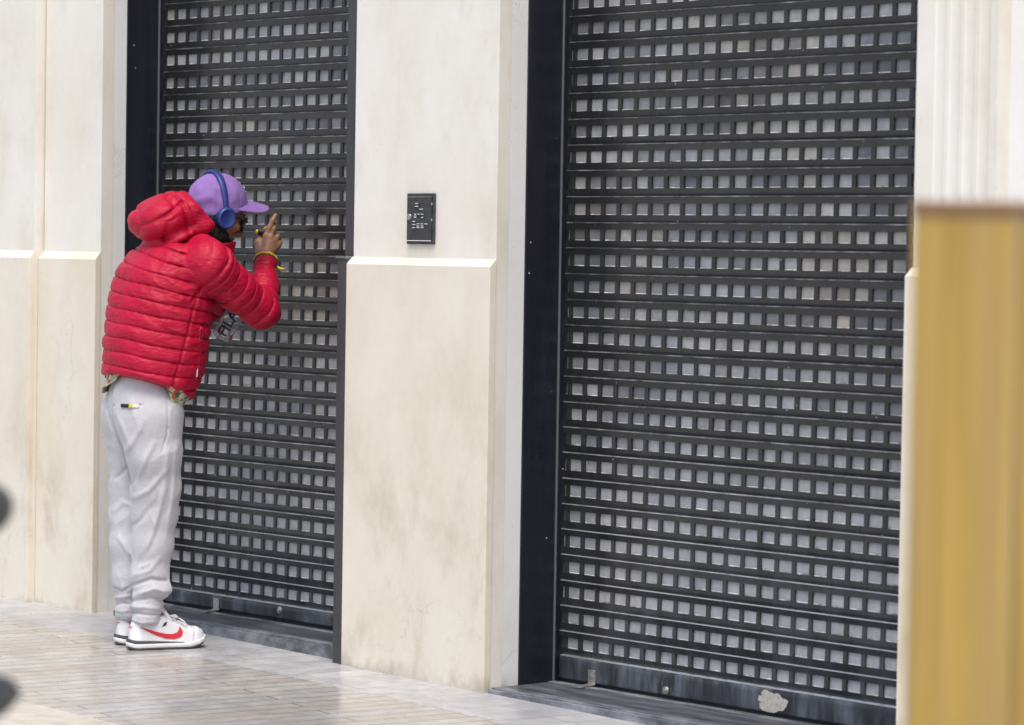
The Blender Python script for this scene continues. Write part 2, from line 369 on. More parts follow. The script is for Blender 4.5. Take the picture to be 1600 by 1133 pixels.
# ------------------------------------------------------------------ roller shutters
def shutter(label, u0, u1, ucell, lines, zbar, zbot, extra):
    """lines: z of the bead at the top of each slat, top first; ucell: left edge of one window"""
    P = .0699749; HW = .0545
    t = empty('roller_shutter', ((u0+u1)/2, 0, zbot)); tag(t, label, 'shutter')
    k0 = int(math.floor((u0-ucell)/P))-1
    edges = []
    k = k0
    while ucell+k*P < u1:
        a, c = ucell+k*P, ucell+k*P+HW
        a2, c2 = max(a, u0), min(c, u1)
        if c2-a2 > .004: edges.append((a2, c2, k))
        k += 1
    s = MB(); e = MB(); pn = MB(); lp = MB(); lines = [z_+rng.normal(0, .0009) if 0 < i_ < len(lines)-1 else z_ for i_, z_ in enumerate(lines)]
    for zi in range(len(lines)-1):
        zt, zn = lines[zi], lines[zi+1]; H = zt-zn; ln = rng.normal(0, .0011)
        jz = rng.normal(0, .0005); 
        zc1, zc0 = zt-.285*H+jz, zt-.725*H+jz       # window top / bottom
        # profile: y at the bead (front), band, window
        y0, y1, y2, y3 = -.0060, .0008+ln, .0005, ln*.6
        # upper band leans back a little, lower band leans forward
        s.quad((u0, y0, zt-.004), (u0, y1, zc1), (u1, y1, zc1), (u1, y0, zt-.004))
        s.quad((u0, y3, zc0), (u0, .0058, zn+.0011), (u1, .0058, zn+.0011), (u1, y3, zc0))
        s.quad((u0, .0064, zt+.0016), (u0, -.0060, zt-.0006), (u1, -.0060, zt-.0006), (u1, .0064, zt+.0016))
        # row of posts between windows
        xs = [u0]
        for a, c, k in edges: xs += [a, c]
        xs.append(u1)
        for q in range(0, len(xs), 2):
            a, c = xs[q], xs[q+1]
            if c-a > 1e-5: s.quad((a, y1, zc1), (a, y3, zc0), (c, y3, zc0), (c, y1, zc1))
        D = .0085
        for a, c, k in edges:
            s.quad((a, y1, zc1), (a, D, zc1), (a, D, zc0), (a, y3, zc0))
            s.quad((c, y1, zc1), (c, y3, zc0), (c, D, zc0), (c, D, zc1))
            s.quad((a, y1, zc1), (c, y1, zc1), (c, D, zc1), (a, D, zc1))
            s.quad((a, y3, zc0), (a, D, zc0), (c, D, zc0), (c, y3, zc0))
            j = rng.normal(0, .0006, 4)
            yy = D-.0015
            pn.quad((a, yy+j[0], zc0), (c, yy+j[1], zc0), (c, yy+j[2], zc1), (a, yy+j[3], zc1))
            # moulded rim of the window insert: thin lips, coloured bright to imitate glints
            e_l = .0016
            lf = rng.uniform(0, .5)*P
            lp.quad((a+.002+lf*.4, yy-.0045, zc0+.0004), (c-.002, yy-.0045, zc0+.0004), (c-.002, yy-.0016, zc0+e_l+.0014), (a+.002, yy-.0016, zc0+e_l+.0012))
            lp.quad((c-.0026, yy-.0012, zc0+.003), (c-.0006, yy-.0035, zc0+.003), (c-.0006, yy-.0035, zc1-.002), (c-.0026, yy-.0012, zc1-.002))
        # bead along the top of the slat
        n = 7; r = .0019; pts = [(-.0060-r*math.sin(math.pi*q/(n-1)), zt-.0022+r*math.cos(math.pi*q/(n-1))) for q in range(n)]
        pass
        nx = 12; xx = np.linspace(u0, u1, nx); wob = rng.normal(0, .00035, nx)
        for q in range(len(pts)-1):
            for g in range(nx-1):
                e.quad((xx[g], pts[q][0]+wob[g], pts[q][1]), (xx[g], pts[q+1][0]+wob[g], pts[q+1][1]), (xx[g+1], pts[q+1][0]+wob[g+1], pts[q+1][1]), (xx[g+1], pts[q][0]+wob[g+1], pts[q][1]))
    for (a, c, k), (a_n, c_n, k_n) in zip(edges[:-1], edges[1:]):      # carrier strips behind the posts, tying the panes together
        pn.quad((c-.003, .0096, lines[-1]), (a_n+.003, .0096, lines[-1]), (a_n+.003, .0096, lines[0]), (c-.003, .0096, lines[0]))
    child(s.build('slat_curtain', M['slat']), t)
    child(e.build('slat_edge', M['edge']), t)
    child(pn.build('window_pane', M['pane']), t); child(lp.build('window_rim_glint', M['rim']), t)
    # bottom bar: folded profile with a rounded top edge
    b = MB(); b.prism([(.012, zbot), (-.006, zbot), (-.008, zbot+.004), (-.008, zbar-.016), (-.0065, zbar-.008), (-.002, zbar-.0035), (.012, zbar-.0035)], u0, u1, 0)
    child(b.build('bottom_bar', M['bar'], None, .001), t)
    child(MB().box(u0, u1, -.0035, .010, zbar-.003, zbar+.0005).build('bar_edge', M['edge']), t)
    child(MB().box(u0, u1, .0, .012, zbot-.012, zbot-.0005).build('gap_strip', M['gap_black']), t)  # black strip put in for the dark gap above the sill
    for o in extra: child(o, t)
    return t
M['gap_black'] = mat('gap_black', (.012, .012, .013), .7)
M['steel'] = mat('brushed_steel', (.5, .49, .47), .38, .8)
n = NT(M['steel']); n.base(n.ramp(n.noise(n.coord(), 60, 4, .6), [(.3, (.33, .32, .30)), (.7, (.62, .61, .58))]))
def bracket(u, z0, h, w=.032, reach=.075):
    b = MB()
    b.prism([(-.0085, z0+.006), (-.0085, z0+h), (-.012, z0+h), (-.012, z0+.012), (-.016, z0+.0085), (-reach, z0+.004), (-reach, z0+.0015), (-.014, z0+.005)], u, u+w, 0)
    for du in (.01, .022): b.cyl((u+du, -.0118, z0+h*.62), (0, -1, 0), .0032, .0016, 12)
    return b.build('floor_bracket', M['steel'], None, .001)
def lock(u, z):
    b = MB().cyl((u, -.0078, z), (0, -1, 0), .0125, .005, 24, .0115); b.cyl((u, -.0128, z), (0, -1, 0), .006, .004, 16)
    return b.build('lock', M['steel'], None, .0008)
lines2 = [2.1-.08*k for k in range(-14, 25)]+[2.1-.08*24-.0765]
shutter('wide dark roller shutter with rows of small windows, right of the stone pillar', -.0245, 1.72, .0, lines2, 2.1-1.9975, .029, [bracket(.115, .019, .052), lock(.46, .045)])
# left shutter: slats hang a little looser at the top
def v1(k): return 2.1+.0585-.0824*k+.00004*k*k
lines1 = [v1(k) for k in range(-12, 26)]
print('left shutter last line', lines1[-1])
shutter('narrow dark roller shutter with small windows that the man looks through', -2.2145, -.7935, -2.1475, lines1, lines1[-1], .0735, [bracket(-1.865, .0625, .048, .034, .07), lock(-1.475, .104)])

# ------------------------------------------------------------------ thresholds
def sill(label, u0, u1, z, wf):
    t = empty('threshold', ((u0+u1)/2, -wf/2, gz(u0))); tag(t, label, 'door sill')
    zb = min(gz(u0), gz(u1))-.02
    child(MB().box(u0, u1, -wf+.055, .05, zb, z).build('slab', M['granite'], None, .0015), t)
    child(MB().box(u0, u1, -wf+.0145, -wf+.0535, zb, z+.0015).box(u0, u1, -wf, -wf+.012, zb, z-.003).build('nosing', M['strip'], None, .0018), t)
    child(MB().box(u0, u1, -.052, -.022, z+.0002, z+.0028).build('metal_strip', M['strip'], None, .0008), t)
sill('dark granite threshold under the wide right shutter', -.0285, 1.655, .0185, .298)
sill('dark granite threshold by the man\'s shoes under the left shutter', -2.125, -.7945, .061, .262)

# torn sticker remains on the right shutter's bottom bar
M['paper'] = mat('old_paper', (.6, .57, .52), .8)
n = NT(M['paper']); n.base(n.ramp(n.noise(n.coord(), 70, 5, .65), [(.30, (.20, .16, .11)), (.45, (.44, .415, .37)), (.7, (.56, .54, .50))]))
pts = []
for k in range(40):
    a = 2*math.pi*k/40; r = 1+.10*math.sin(3*a+1)+.07*math.sin(7*a)+rng.normal(0, .045)
    pts.append((.905+.058*math.cos(a)*r, .060+.031*math.sin(a)*r))
pts = [(x, max(z, .031)) for x, z in pts]
b = MB(); nn = len(pts); b.v = [(x, -.0082, z) for x, z in pts]+[(x, -.0094, z) for x, z in pts]
b.f = [tuple(range(nn, 2*nn))[::-1]]+[(k, (k+1) % nn, nn+(k+1) % nn, nn+k) for k in range(nn)]
tag(b.build('sticker', M['paper'], None, 0, False, (.905, -.009, .032)), 'torn white sticker left on the bottom bar of the right shutter', 'sticker')

# ------------------------------------------------------------------ metal box on the pillar
M['box'] = mat('box_metal', (.035, .036, .038), .38)
n = NT(M['box']); n.base(n.ramp(n.noise(n.coord(), 40, 4), [(.3, (.028, .029, .03)), (.7, (.055, .056, .06))]))
M['bright'] = mat('stroke_shine_and_trim', (.75, .75, .74), .5)  # shine of the level letter strokes as a light colour; also the trim
M['chrome'] = mat('chrome', (.75, .75, .76), .18, 1.)
t = empty('metal_box', (-.391, -.296, 1.383)); tag(t, 'small black metal box with raised lettering and a round lock on the middle pillar', 'box')
bx0, bx1, bz0, bz1 = -.4575, -.3255, 1.3825, 1.5425; FW = .2865
child(MB().box(bx0, bx1, -FW-.010, -FW-.0005, bz0, bz1).build('housing', M['box'], None, .0015), t)
child(MB().box(bx0+.007, bx1-.007, -FW-.0135, -FW-.0105, bz0+.013, bz1-.013).build('door', M['box'], None, .001), t)
child(MB().box(bx0+.009, bx1-.009, -FW-.0145, -FW-.0105, bz1-.0125, bz1-.0105).build('trim_strip', M['steel'], None, .0005), t)
child(MB().box(bx0+.005, bx1-.009, -FW-.0145, -FW-.0105, bz0+.0095, bz0+.012).build('trim_strip', M['bright'], None, .0005), t)
child(MB().cyl((bx0+.0175, -FW-.0136, 1.468), (0, -1, 0), .0105, .004, 24, .0095).cyl((bx0+.0175, -FW-.0176, 1.468), (0, -1, 0), .004, .0006, 12).build('lock', M['chrome'], None, .0006), t)
child(MB().cyl((bx1-.0068, -FW-.012, 1.505), (0, 0, 1), .0022, .008, 10).build('hinge', M['steel']), t)
child(MB().cyl((bx1-.0068, -FW-.012, 1.455), (0, 0, 1), .0022, .008, 10).build('hinge', M['steel']), t)
# raised lettering: bent strips, the shine of level strokes put into a lighter colour
glyph = {'P': ['T', 'M', 'L', 'R1'], 'L': ['L', 'B'], 'a': ['t', 'm', 'b', 'r', 'l0'], 'n': ['t', 'l', 'r'], 'd': ['t', 'b', 'l', 'R'],
         'B': ['T', 'M', 'B', 'L', 'R'], 'e': ['t', 'm', 'b', 'l', 'r1'], 'r': ['l', 't']}
def letter(b, br, ch, x, z, w, h):
    st = .0022; xh = h*.64; y0, y1 = -FW-.0137, -FW-.0155
    for g in glyph[ch]:
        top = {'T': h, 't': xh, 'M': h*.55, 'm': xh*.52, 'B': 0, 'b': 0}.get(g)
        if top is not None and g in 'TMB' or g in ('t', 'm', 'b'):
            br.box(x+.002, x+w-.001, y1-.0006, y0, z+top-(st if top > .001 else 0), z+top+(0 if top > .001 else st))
        elif g in ('L', 'l', 'l0'):
            hh = {'L': h, 'l': xh, 'l0': xh*.52}[g]; b.box(x, x+st, y1, y0, z, z+hh)
        elif g in ('R', 'r', 'R1', 'r1'):
            lo = {'R': 0, 'r': 0, 'R1': h*.55, 'r1': xh*.52}[g]; hi = {'R': h, 'r': xh, 'R1': h, 'r1': xh}[g]
            b.box(x+w-st, x+w, y1, y0, z+lo, z+hi)
lb, lr = MB(), MB()
for txt, x, z, h, ws in (('PL', -.4125, 1.4915, .020, (.0185, .019)), ('and', -.4165, 1.4655, .019, (.0135, .0135, .0145)), ('Beer', -.4255, 1.4335, .0215, (.0185, .0165, .0155, .0155))):
    for ch, ww in zip(txt, ws):
        letter(lb, lr, ch, x, z, ww, h); x += ww+.0035
child(lb.build('lettering', M['box'], None, .0004), t)
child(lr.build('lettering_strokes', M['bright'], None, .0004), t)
EXPO = .60

# ------------------------------------------------------------------ implicit-surface modelling (for body, clothes, shoes)
def smin(a, b, k):
    h = np.clip(.5+.5*(b-a)/k, 0, 1); return b*(1-h)+a*h-k*h*(1-h)
def smax(a, b, k): return -smin(-a, -b, k)
def cap(p, a, b, r1, r2=None):
    a = np.asarray(a, float); b = np.asarray(b, float); r2 = r1 if r2 is None else r2
    ab = b-a; t = np.clip((p-a)@ab/(ab@ab+1e-12), 0, 1)
    return np.linalg.norm(p-a-t[:, None]*ab, axis=1)-(r1+(r2-r1)*t)
def chain(p, pts, rs, k=.01):
    d = None
    for i in range(len(pts)-1):
        c = cap(p, pts[i], pts[i+1], rs[i], rs[i+1]); d = c if d is None else smin(d, c, k)
    return d
def chain_t(p, pts):                      # arc length of the nearest point on a polyline
    best = np.full(len(p), 1e9); tt = np.zeros(len(p)); s0 = 0.
    for i in range(len(pts)-1):
        a = np.asarray(pts[i], float); b = np.asarray(pts[i+1], float); ab = b-a; L = np.linalg.norm(ab)
        t = np.clip((p-a)@ab/(L*L), 0, 1); d = np.linalg.norm(p-a-t[:, None]*ab, axis=1)
        m = d < best; best[m] = d[m]; tt[m] = s0+t[m]*L; s0 += L
    return tt
def ell(p, c, r, ax=None):
    q = p-np.asarray(c, float)
    if ax is not None: q = q@np.asarray(ax, float).T          # rows of ax: local axes
    r = np.asarray(r, float); k0 = np.linalg.norm(q/r, axis=1); k1 = np.linalg.norm(q/(r*r), axis=1)
    return np.where(k1 > 1e-9, k0*(k0-1)/np.maximum(k1, 1e-9), -r.min())
def rbox(p, c, h, r, ax=None):
    q = p-np.asarray(c, float)
    if ax is not None: q = q@np.asarray(ax, float).T
    q = np.abs(q)-(np.asarray(h, float)-r)
    return np.linalg.norm(np.maximum(q, 0), axis=1)+np.minimum(q.max(1), 0)-r
_h = np.random.default_rng(5).random(4096)
def vnoise(p, s, seed=0):                 # value noise, -1..1
    q = p*s+seed*17.13+100; i = np.floor(q).astype(np.int64); f = q-i; f = f*f*(3-2*f); r = 0.
    for dx in (0, 1):
        for dy in (0, 1):
            for dz in (0, 1):
                hsh = ((i[:, 0]+dx)*73856093 ^ (i[:, 1]+dy)*19349663 ^ (i[:, 2]+dz)*83492791) & 4095
                w_ = (f[:, 0] if dx else 1-f[:, 0])*(f[:, 1] if dy else 1-f[:, 1])*(f[:, 2] if dz else 1-f[:, 2])
                r = r+w_*_h[hsh]
    return r*2-1
def isosurf(f, lo, hi, h, relax=1):
    lo = np.asarray(lo, float); hi = np.asarray(hi, float); lev = 4
    n = np.ceil((hi-lo)/(h*2**lev)).astype(int)
    c = np.stack(np.meshgrid(*[np.arange(k) for k in n], indexing='ij'), -1).reshape(-1, 3)
    for L in range(lev, -1, -1):
        s = h*2**L
        d = np.concatenate([f(x) for x in np.array_split(lo+(c+.5)*s, max(1, len(c)//200000+1))])
        c = c[np.abs(d) < s*.87*1.5+.004]
        if L: c = (c[:, None, :]*2+np.array([(i, j, k) for i in (0, 1) for j in (0, 1) for k in (0, 1)])[None]).reshape(-1, 3)
    B = 1 << 20
    key = lambda q: (q[:, 0]*B+q[:, 1])*B+q[:, 2]
    offs = np.array([(i, j, k) for i in (0, 1) for j in (0, 1) for k in (0, 1)])
    cor = (c[:, None, :]+offs[None]).reshape(-1, 3); kk = key(cor)
    uk, first, inv = np.unique(kk, return_index=True, return_inverse=True)
    pts = lo+cor[first]*h
    dv = np.concatenate([f(x) for x in np.array_split(pts, max(1, len(pts)//200000+1))])
    dc = dv[inv].reshape(-1, 8); sg = dc < 0
    act = sg.any(1) & ~sg.all(1); c = c[act]; dc = dc[act]; sg = sg[act]
    ks = key(c); o = np.argsort(ks); c = c[o]; dc = dc[o]; sg = sg[o]; ks = ks[o]
    acc = np.zeros((len(c), 3)); cnt = np.zeros(len(c))
    for a in range(8):
        for bit in (1, 2, 4):
            if a & bit: continue
            b_ = a | bit; m = sg[:, a] != sg[:, b_]
            t = dc[m, a]/(dc[m, a]-dc[m, b_]); A_ = offs[a]; B_ = offs[b_]
            acc[m] += A_+t[:, None]*(B_-A_); cnt[m] += 1
    V = lo+(c+acc/cnt[:, None])*h
    quads = []
    for ax in range(3):
        e = np.zeros(3, int); e[ax] = 1; o1 = np.zeros(3, int); o2 = np.zeros(3, int); o1[(ax+1) % 3] = 1; o2[(ax+2) % 3] = 1
        far = {0: 4, 1: 2, 2: 1}[ax]; m = sg[:, 0] != sg[:, far]
        base = c[m]; idx = []
        ok = np.ones(len(base), bool)
        for d_ in (np.zeros(3, int), o1, o1+o2, o2):
            kq = key(base-d_); p_ = np.searchsorted(ks, kq); p_ = np.minimum(p_, len(ks)-1); ok &= ks[p_] == kq; idx.append(p_)
        q = np.stack(idx, 1)[ok]; fl = sg[m, 0][ok]
        q[~fl] = q[~fl][:, ::-1]; quads.append(q)
    Q = np.concatenate(quads)
    for _ in range(relax):                # even out the surface-nets steps
        acc = np.zeros_like(V); cn = np.zeros(len(V))
        for a in range(4):
            np.add.at(acc, Q[:, a], V[Q[:, (a+1) % 4]]); np.add.at(cn, Q[:, a], 1)
            np.add.at(acc, Q[:, a], V[Q[:, (a+3) % 4]]); np.add.at(cn, Q[:, a], 1)
        V = np.where(cn[:, None] > 0, V*.5+.5*acc/np.maximum(cn, 1)[:, None], V)
    g = np.stack([f(V+np.eye(3)[k]*h*.4)-f(V-np.eye(3)[k]*h*.4) for k in range(3)], 1); gl = np.linalg.norm(g, axis=1, keepdims=True)+1e-9
    V = V-np.clip(f(V), -h, h)[:, None]*g/gl*.8
    return V, Q

# ------------------------------------------------------------------ the man: frame x = picture right, y = away, z = up
ROOT = np.array([-1.3666, -.595, 0.]); ROOT[2] = gz(ROOT[0])
LX = np.array([math.cos(YAW), math.sin(YAW), 0]); LY = np.array([-math.sin(YAW), math.cos(YAW), 0])
def PX(px, py, y):                        # measured place in the photograph + depth -> the man's frame
    d = CF+CR*(px-800)/F_PX-CU*(py-566.5)/F_PX
    o = CAM-ROOT; t = (y-o@LY)/(d@LY); q = o+t*d
    return np.array([q@LX, y, q[2]])
AL = math.radians(30)
Hd = np.array([math.cos(AL), math.sin(AL), 0]); Rt = np.array([math.sin(AL), -math.cos(AL), 0]); UP = np.array([0, 0, 1.])

M['skin'] = mat('skin', (.27, .135, .075), .5); n = NT(M['skin']); n.base(n.ramp(n.noise(n.coord(), 45, 4), [(.3, (.235, .115, .066)), (.7, (.34, .18, .105))]))
n.b.inputs['Subsurface Weight'].default_value = .08; n.b.inputs['Subsurface Radius'].default_value = (.01, .004, .002); n.bump(n.noise(n.coord(), 260, 3), .15, .001)
M['hair'] = mat('black_hair', (.012, .010, .009), .6)
M['red'] = mat('red_nylon', (.52, .006, .040), .50, 0, .30); n = NT(M['red'])
n.base(n.ramp(n.noise(n.coord(), 7, 4), [(.3, (.40, .0028, .027)), (.7, (.48, .0035, .037))])); n.b.inputs['Sheen Weight'].default_value = 0.; n.b.inputs['Sheen Roughness'].default_value = .5
wv = n.add('ShaderNodeTexNoise'); n.l.new(n.coord(scale=(1, 1, 2.2)), wv.inputs['Vector']); wv.inputs['Scale'].default_value = 26; wv.inputs['Detail'].default_value = 4; wv.inputs['Distortion'].default_value = 1.42
vv = n.add('ShaderNodeTexVoronoi', feature='SMOOTH_F1'); n.l.new(n.coord(scale=(1, 1, 1.6)), vv.inputs['Vector']); vv.inputs['Scale'].default_value = 48
n.bump(n.math('ADD', wv.outputs['Fac'], n.math('MULTIPLY', vv.outputs['Distance'], .5)), .6, .007)
M['zip'] = mat('dark_zip', (.03, .012, .015), .35, .3)
M['grey'] = mat('grey_jersey', (.54, .54, .58), .9, 0, .2); n = NT(M['grey'])
n.base(n.mix(.25, n.ramp(n.noise(n.coord(), 5, 4), [(.3, (.47, .468, .492)), (.7, (.545, .543, .568))]), n.ramp(n.noise(n.coord(), 420, 2), [(.3, .3), (.7, .7)]), 'OVERLAY'))
n.b.inputs['Sheen Weight'].default_value = .2; n.bump(n.math('ADD', n.noise(n.coord(scale=(1, 1, .8)), 26, 5, .65, .8), n.math('MULTIPLY', n.noise(n.coord(), 300, 2), .22)), .42, .008)
M['floral'] = mat('floral_cloth', (.5, .5, .4), .8); n = NT(M['floral'])
vo = n.add('ShaderNodeTexVoronoi'); n.l.new(n.coord(), vo.inputs['Vector']); vo.inputs['Scale'].default_value = 62
n.base(n.ramp(n.sep(vo.outputs['Color'])[0], [(.0, (.10, .18, .07)), (.28, (.55, .55, .42)), (.5, (.22, .30, .14)), (.68, (.62, .58, .48)), (.85, (.45, .10, .05)), (1., (.05, .07, .05))]))
M['purple'] = mat('purple_cotton', (.30, .155, .50), .85, 0, .2); n = NT(M['purple'])
n.base(n.ramp(n.noise(n.coord(), 16, 4), [(.3, (.225, .13, .365)), (.7, (.285, .175, .44))])); n.bump(n.noise(n.coord(), 22, 4, .6, .5), .4, .006)
M['blue'] = mat('blue_plastic', (.018, .04, .19), .38)
M['bluepad'] = mat('dark_blue_pad', (.008, .011, .03), .6)
M['lens'] = mat('brown_lens', (.020, .012, .008), .25, 0, .25)
M['frame'] = mat('black_frame', (.012, .012, .012), .3)
M['white'] = mat('white_leather', (.74, .74, .76), .5); n = NT(M['white']); n.base(n.ramp(n.noise(n.coord(), 20, 4), [(.3, (.66, .66, .68)), (.7, (.78, .78, .80))])); n.bump(n.noise(n.coord(), 180, 3), .12, .002)
M['midsole'] = mat('midsole', (.72, .73, .72), .6)
M['outsole'] = mat('outsole', (.075, .078, .085), .7)
M['navy'] = mat('navy_cloth', (.02, .022, .055), .7)
M['swoosh'] = mat('red_mark', (.60, .012, .03), .45)
M['pink'] = mat('pink_print', (.75, .18, .20), .5)
M['yellow'] = mat('yellow_cord', (.62, .56, .03), .7)
M['bblack'] = mat('black_cord', (.015, .015, .014), .6)
M['cream'] = mat('cream_plastic', (.75, .72, .62), .5)
M['clear'] = mat('clear_plastic', (.97, .98, 1.), .03, 0, .9, .93); M['clear'].node_tree.nodes['Principled BSDF'].inputs['IOR'].default_value = 1.2
M['print'] = mat('navy_print', (.010, .012, .04), .45); M['printr'] = mat('red_print', (.50, .01, .03), .45)

def mroot(name, label, cat, at):
    """Empty at a point given in the man's frame"""
    g_ = ROOT+LX*at[0]+LY*at[1]+UP*at[2]
    o = empty(name, g_, YAW); tag(o, label, cat); o['_x'] = 0; del o['_x']; return o
def mpart(name, V, Q, m, parent, at=(0, 0, 0), smooth=True):
    return mesh(name, np.asarray(V)-np.asarray(at), Q, m, parent, smooth)
def mbpart(name, b, m, parent, at=(0, 0, 0), bevel=0., smooth=False):
    return mpart_mb(name, b, m, parent, at, bevel, smooth)
def mpart_mb(name, b, m, parent, at, bevel, smooth):
    b.v = [tuple(np.asarray(v)-np.asarray(at)) for v in b.v]; return b.build(name, m, parent, bevel, smooth)
man = mroot('person', 'man in a red puffer jacket bending forward to look through the left shutter', 'person', (0, 0, 0))

# ---- skeleton, from the photograph
AX0 = PX(228, 603, .03); AX1 = PX(322, 378, .17)
A = (AX1-AX0); AL_ = np.linalg.norm(A); A = A/AL_
Lr = Rt-A*(Rt@A); Lr /= np.linalg.norm(Lr); Sg = np.cross(A, -Lr); Sg /= np.linalg.norm(Sg)
if Sg@Hd < 0: Sg = -Sg
PXM = 10.65/F_PX
st_t = np.array([-14, 0, 47, 104, 150, 190, 222, 246, 270])*PXM/.99
st_c = np.array([2, 1, -7, -22, -33, -38, -30, -8, 6])*PXM/.886
st_a = np.array([.170, .178, .192, .202, .210, .208, .165, .085, .07])
st_b = np.array([.142, .152, .172, .172, .156, .122, .092, .070, .06])
def torso(p, grow=0.):
    q = p-AX0; t = q@A
    c_ = np.interp(t, st_t, st_c); a_ = np.interp(t, st_t, st_a)+grow; b_ = np.interp(t, st_t, st_b)+grow
    l_ = q@Lr; s_ = q@Sg-c_
    k = ((np.abs(l_)/a_)**2.25+(np.abs(s_)/b_)**2.25)**(1/2.25)
    return (k-1)*np.minimum(a_, b_)*.95, t, l_, s_
SHR = PX(327, 414, -.045); ELB = PX(409, 485, .13); WRI = PX(415, 409, .33)
SHL = SHR-Rt*.36+Hd*.01+UP*.0; ELL = PX(303, 492, .40); WRL = PX(366, 462, .315)
def crease(x, s, a, pw=.5):
    k = np.abs(np.sin(np.pi*x/s)); return a*(.55*(1-k**.75)+.75*np.exp(-(k/.17)**1.3))
def pucker(x, s, u, a):                   # short wrinkles running off the stitch lines
    k = np.abs(np.sin(np.pi*x/s)); return a*vnoise(np.stack([u*58, x*13, 0*u], 1), 1., 71)*np.exp(-(k/.55)**2)+a*.7*vnoise(np.stack([u*30+x*20, x*34, 0*u], 1), 1., 72)
ARM_R = [PX(316, 398, .02), SHR, SHR*.45+ELB*.55+np.array([-.006, 0, .0]), ELB, ELB*.5+WRI*.5, WRI-(WRI-ELB)*.03]; RR_R = [.070, .079, .067, .059, .046, .039]
ARM_L = [SHL, ELL, WRL-(WRL-ELL)*.05]; RR_L = [.08, .060, .040]
HEM0 = AX0-A*.012
def jacket(p):
    d, t, l_, s_ = torso(p)
    # hem plane (a little lower at the front) and top
    hem = -(t+.004-.10*s_); d = smax(d, hem, .012); d = smax(d, t-.46, .03)
    dz = p[:, 2]+p[:, 0]*np.interp(p[:, 2], [.85, 1.05, 1.25, 1.4], [.13, .16, .24, .42])
    dz = dz+.004*vnoise(p, 9, 1)
    amp = .0066+.0026*vnoise(p, 6, 2)
    w_ = vnoise(np.stack([p[:, 0]*.7+p[:, 1]*.7, p[:, 1]*.3, dz*2.2], 1), 16, 3)
    side = np.clip((l_-.05)/.12, 0, 1)
    fold = np.abs(vnoise(np.stack([p[:, 0]*.5, p[:, 1]*.5, dz+.55*l_], 1), 30, 9))      # pulled folds at the side seam
    dt = d+crease(dz+.012, .0465, amp, .42)-.0030*w_-pucker(dz+.012, .0465, np.arctan2(s_, l_)*.17, .0026)-.0045*side*(1-fold)**2*np.clip((t-.05)/.1, 0, 1)
    # side seam and hem band
    seam = np.abs(s_-.015-(.03*np.clip((t-.1)/.3, 0, 1))); dt = dt+np.where(l_ > 0, .004*np.exp(-(seam/.006)**2), 0)
    # sleeves, each baffle a ring
    a1 = chain(p, ARM_R, RR_R, .03); ta = chain_t(p, [ARM_R[0]+(ARM_R[0]-SHR)*1.2, SHR, ELB, ARM_R[-1]])-.11
    sdv = (ELB-SHR)/np.linalg.norm(ELB-SHR); pj = (p-SHR)@sdv+.25*(p-SHR)@Rt*0
    ta = np.where(pj < .10, pj+np.linalg.norm(ARM_R[0]-SHR)*2.2-.11, ta)
    bend = np.exp(-((ta-.30)/.07)**2)
    a1 = a1+crease(ta-.004+.006*vnoise(p, 11, 4), .047, (.0050+.003*vnoise(p, 10, 5))*np.clip(.35+(pj+.02)/.05, .35, 1), .42)-.0045*vnoise(p, 22, 6)*(.35+bend)-pucker(ta-.004, .047, p[:, 0]*.6+p[:, 2]*.6-p[:, 1]*.5, .0022)
    a1 = a1+.006*np.exp(-((ta-.552)/.006)**2)
    a2 = chain(p, ARM_L, RR_L, .03); tb = chain_t(p, ARM_L); a2 = a2+crease(tb, .047, .008)
    j = smin(dt, a1, .018); j = smin(j, a2, .02)
    # standing collar round the neck
    nb = PX(326, 392, .15); ax_ = np.array([.10, .05, .99]); cq = p-nb; ch = cq@ax_; cr = cq-ch[:, None]*ax_
    rr_ = np.hypot(cr@Hd/1.12, cr@Rt); col_ = np.abs(rr_-.068-.12*ch)-.008
    col_ = smax(smax(col_, ch-.026-.20*(cr@Hd), .006), -ch-.06, .01)
    j = smin(j, col_, .012)
    # armhole seam, gathered
    sd_ = (ELB-SHR)/np.linalg.norm(ELB-SHR); sq = p-SHR; sh_ = sq@sd_+.25*(sq@UP)*0
    j = j+.008*np.exp(-((sh_-.004-.010*vnoise(p, 18, 8))/.0065)**2)*np.clip((.16-np.linalg.norm(sq, axis=1))/.05, 0, 1)*np.clip((sq@Rt+.05)/.04, 0, 1)
    # pocket welt
    j = smin(j, cap(p, ZP0, ZP1, .006), .006)
    return j
ZP0 = PX(313, 514, -.105); ZP1 = PX(304, 592, -.115)
def snap(p0, f, dirv, n_=60, L=.12):      # slide a point along dirv until it sits on the surface of f
    tt = np.linspace(-L, L, 241); q = p0+tt[:, None]*dirv; d = f(q); s_ = np.where((d[:-1] > 0) & (d[1:] <= 0))[0]
    if len(s_) == 0: return p0
    i = s_[0]; a_ = d[i]/(d[i]-d[i+1]); return q[i]*(1-a_)+q[i+1]*a_
def torso_only(p): return smax(torso(p)[0], -(torso(p)[1]), .01)
ZP0 = snap(ZP0, torso_only, np.array([0, 1., 0]), L=.25); ZP1 = snap(ZP1, torso_only, np.array([0, 1., 0]), L=.25)
V, Q = isosurf(jacket, (-.36, -.34, .78), (.52, .56, 1.50), .0031)
# open the jacket below: drop the faces that close the hem underneath
jk = mpart('jacket', V, Q, M['red'], man)
zb = MB().tube([ZP0+np.array([0, -.005, 0]), (ZP0+ZP1)/2+np.array([.0, -.0075, 0]), ZP1+np.array([0, -.005, 0])], .0024, 8); mbpart('zip', zb, M['zip'], jk)
zb = MB().tube([ZP1+np.array([.002, -.010, .032]), ZP1+np.array([.001, -.013, .004])], .0042, 8); mbpart('zip_pull', zb, M['chrome'], jk)
print('jacket', len(V))

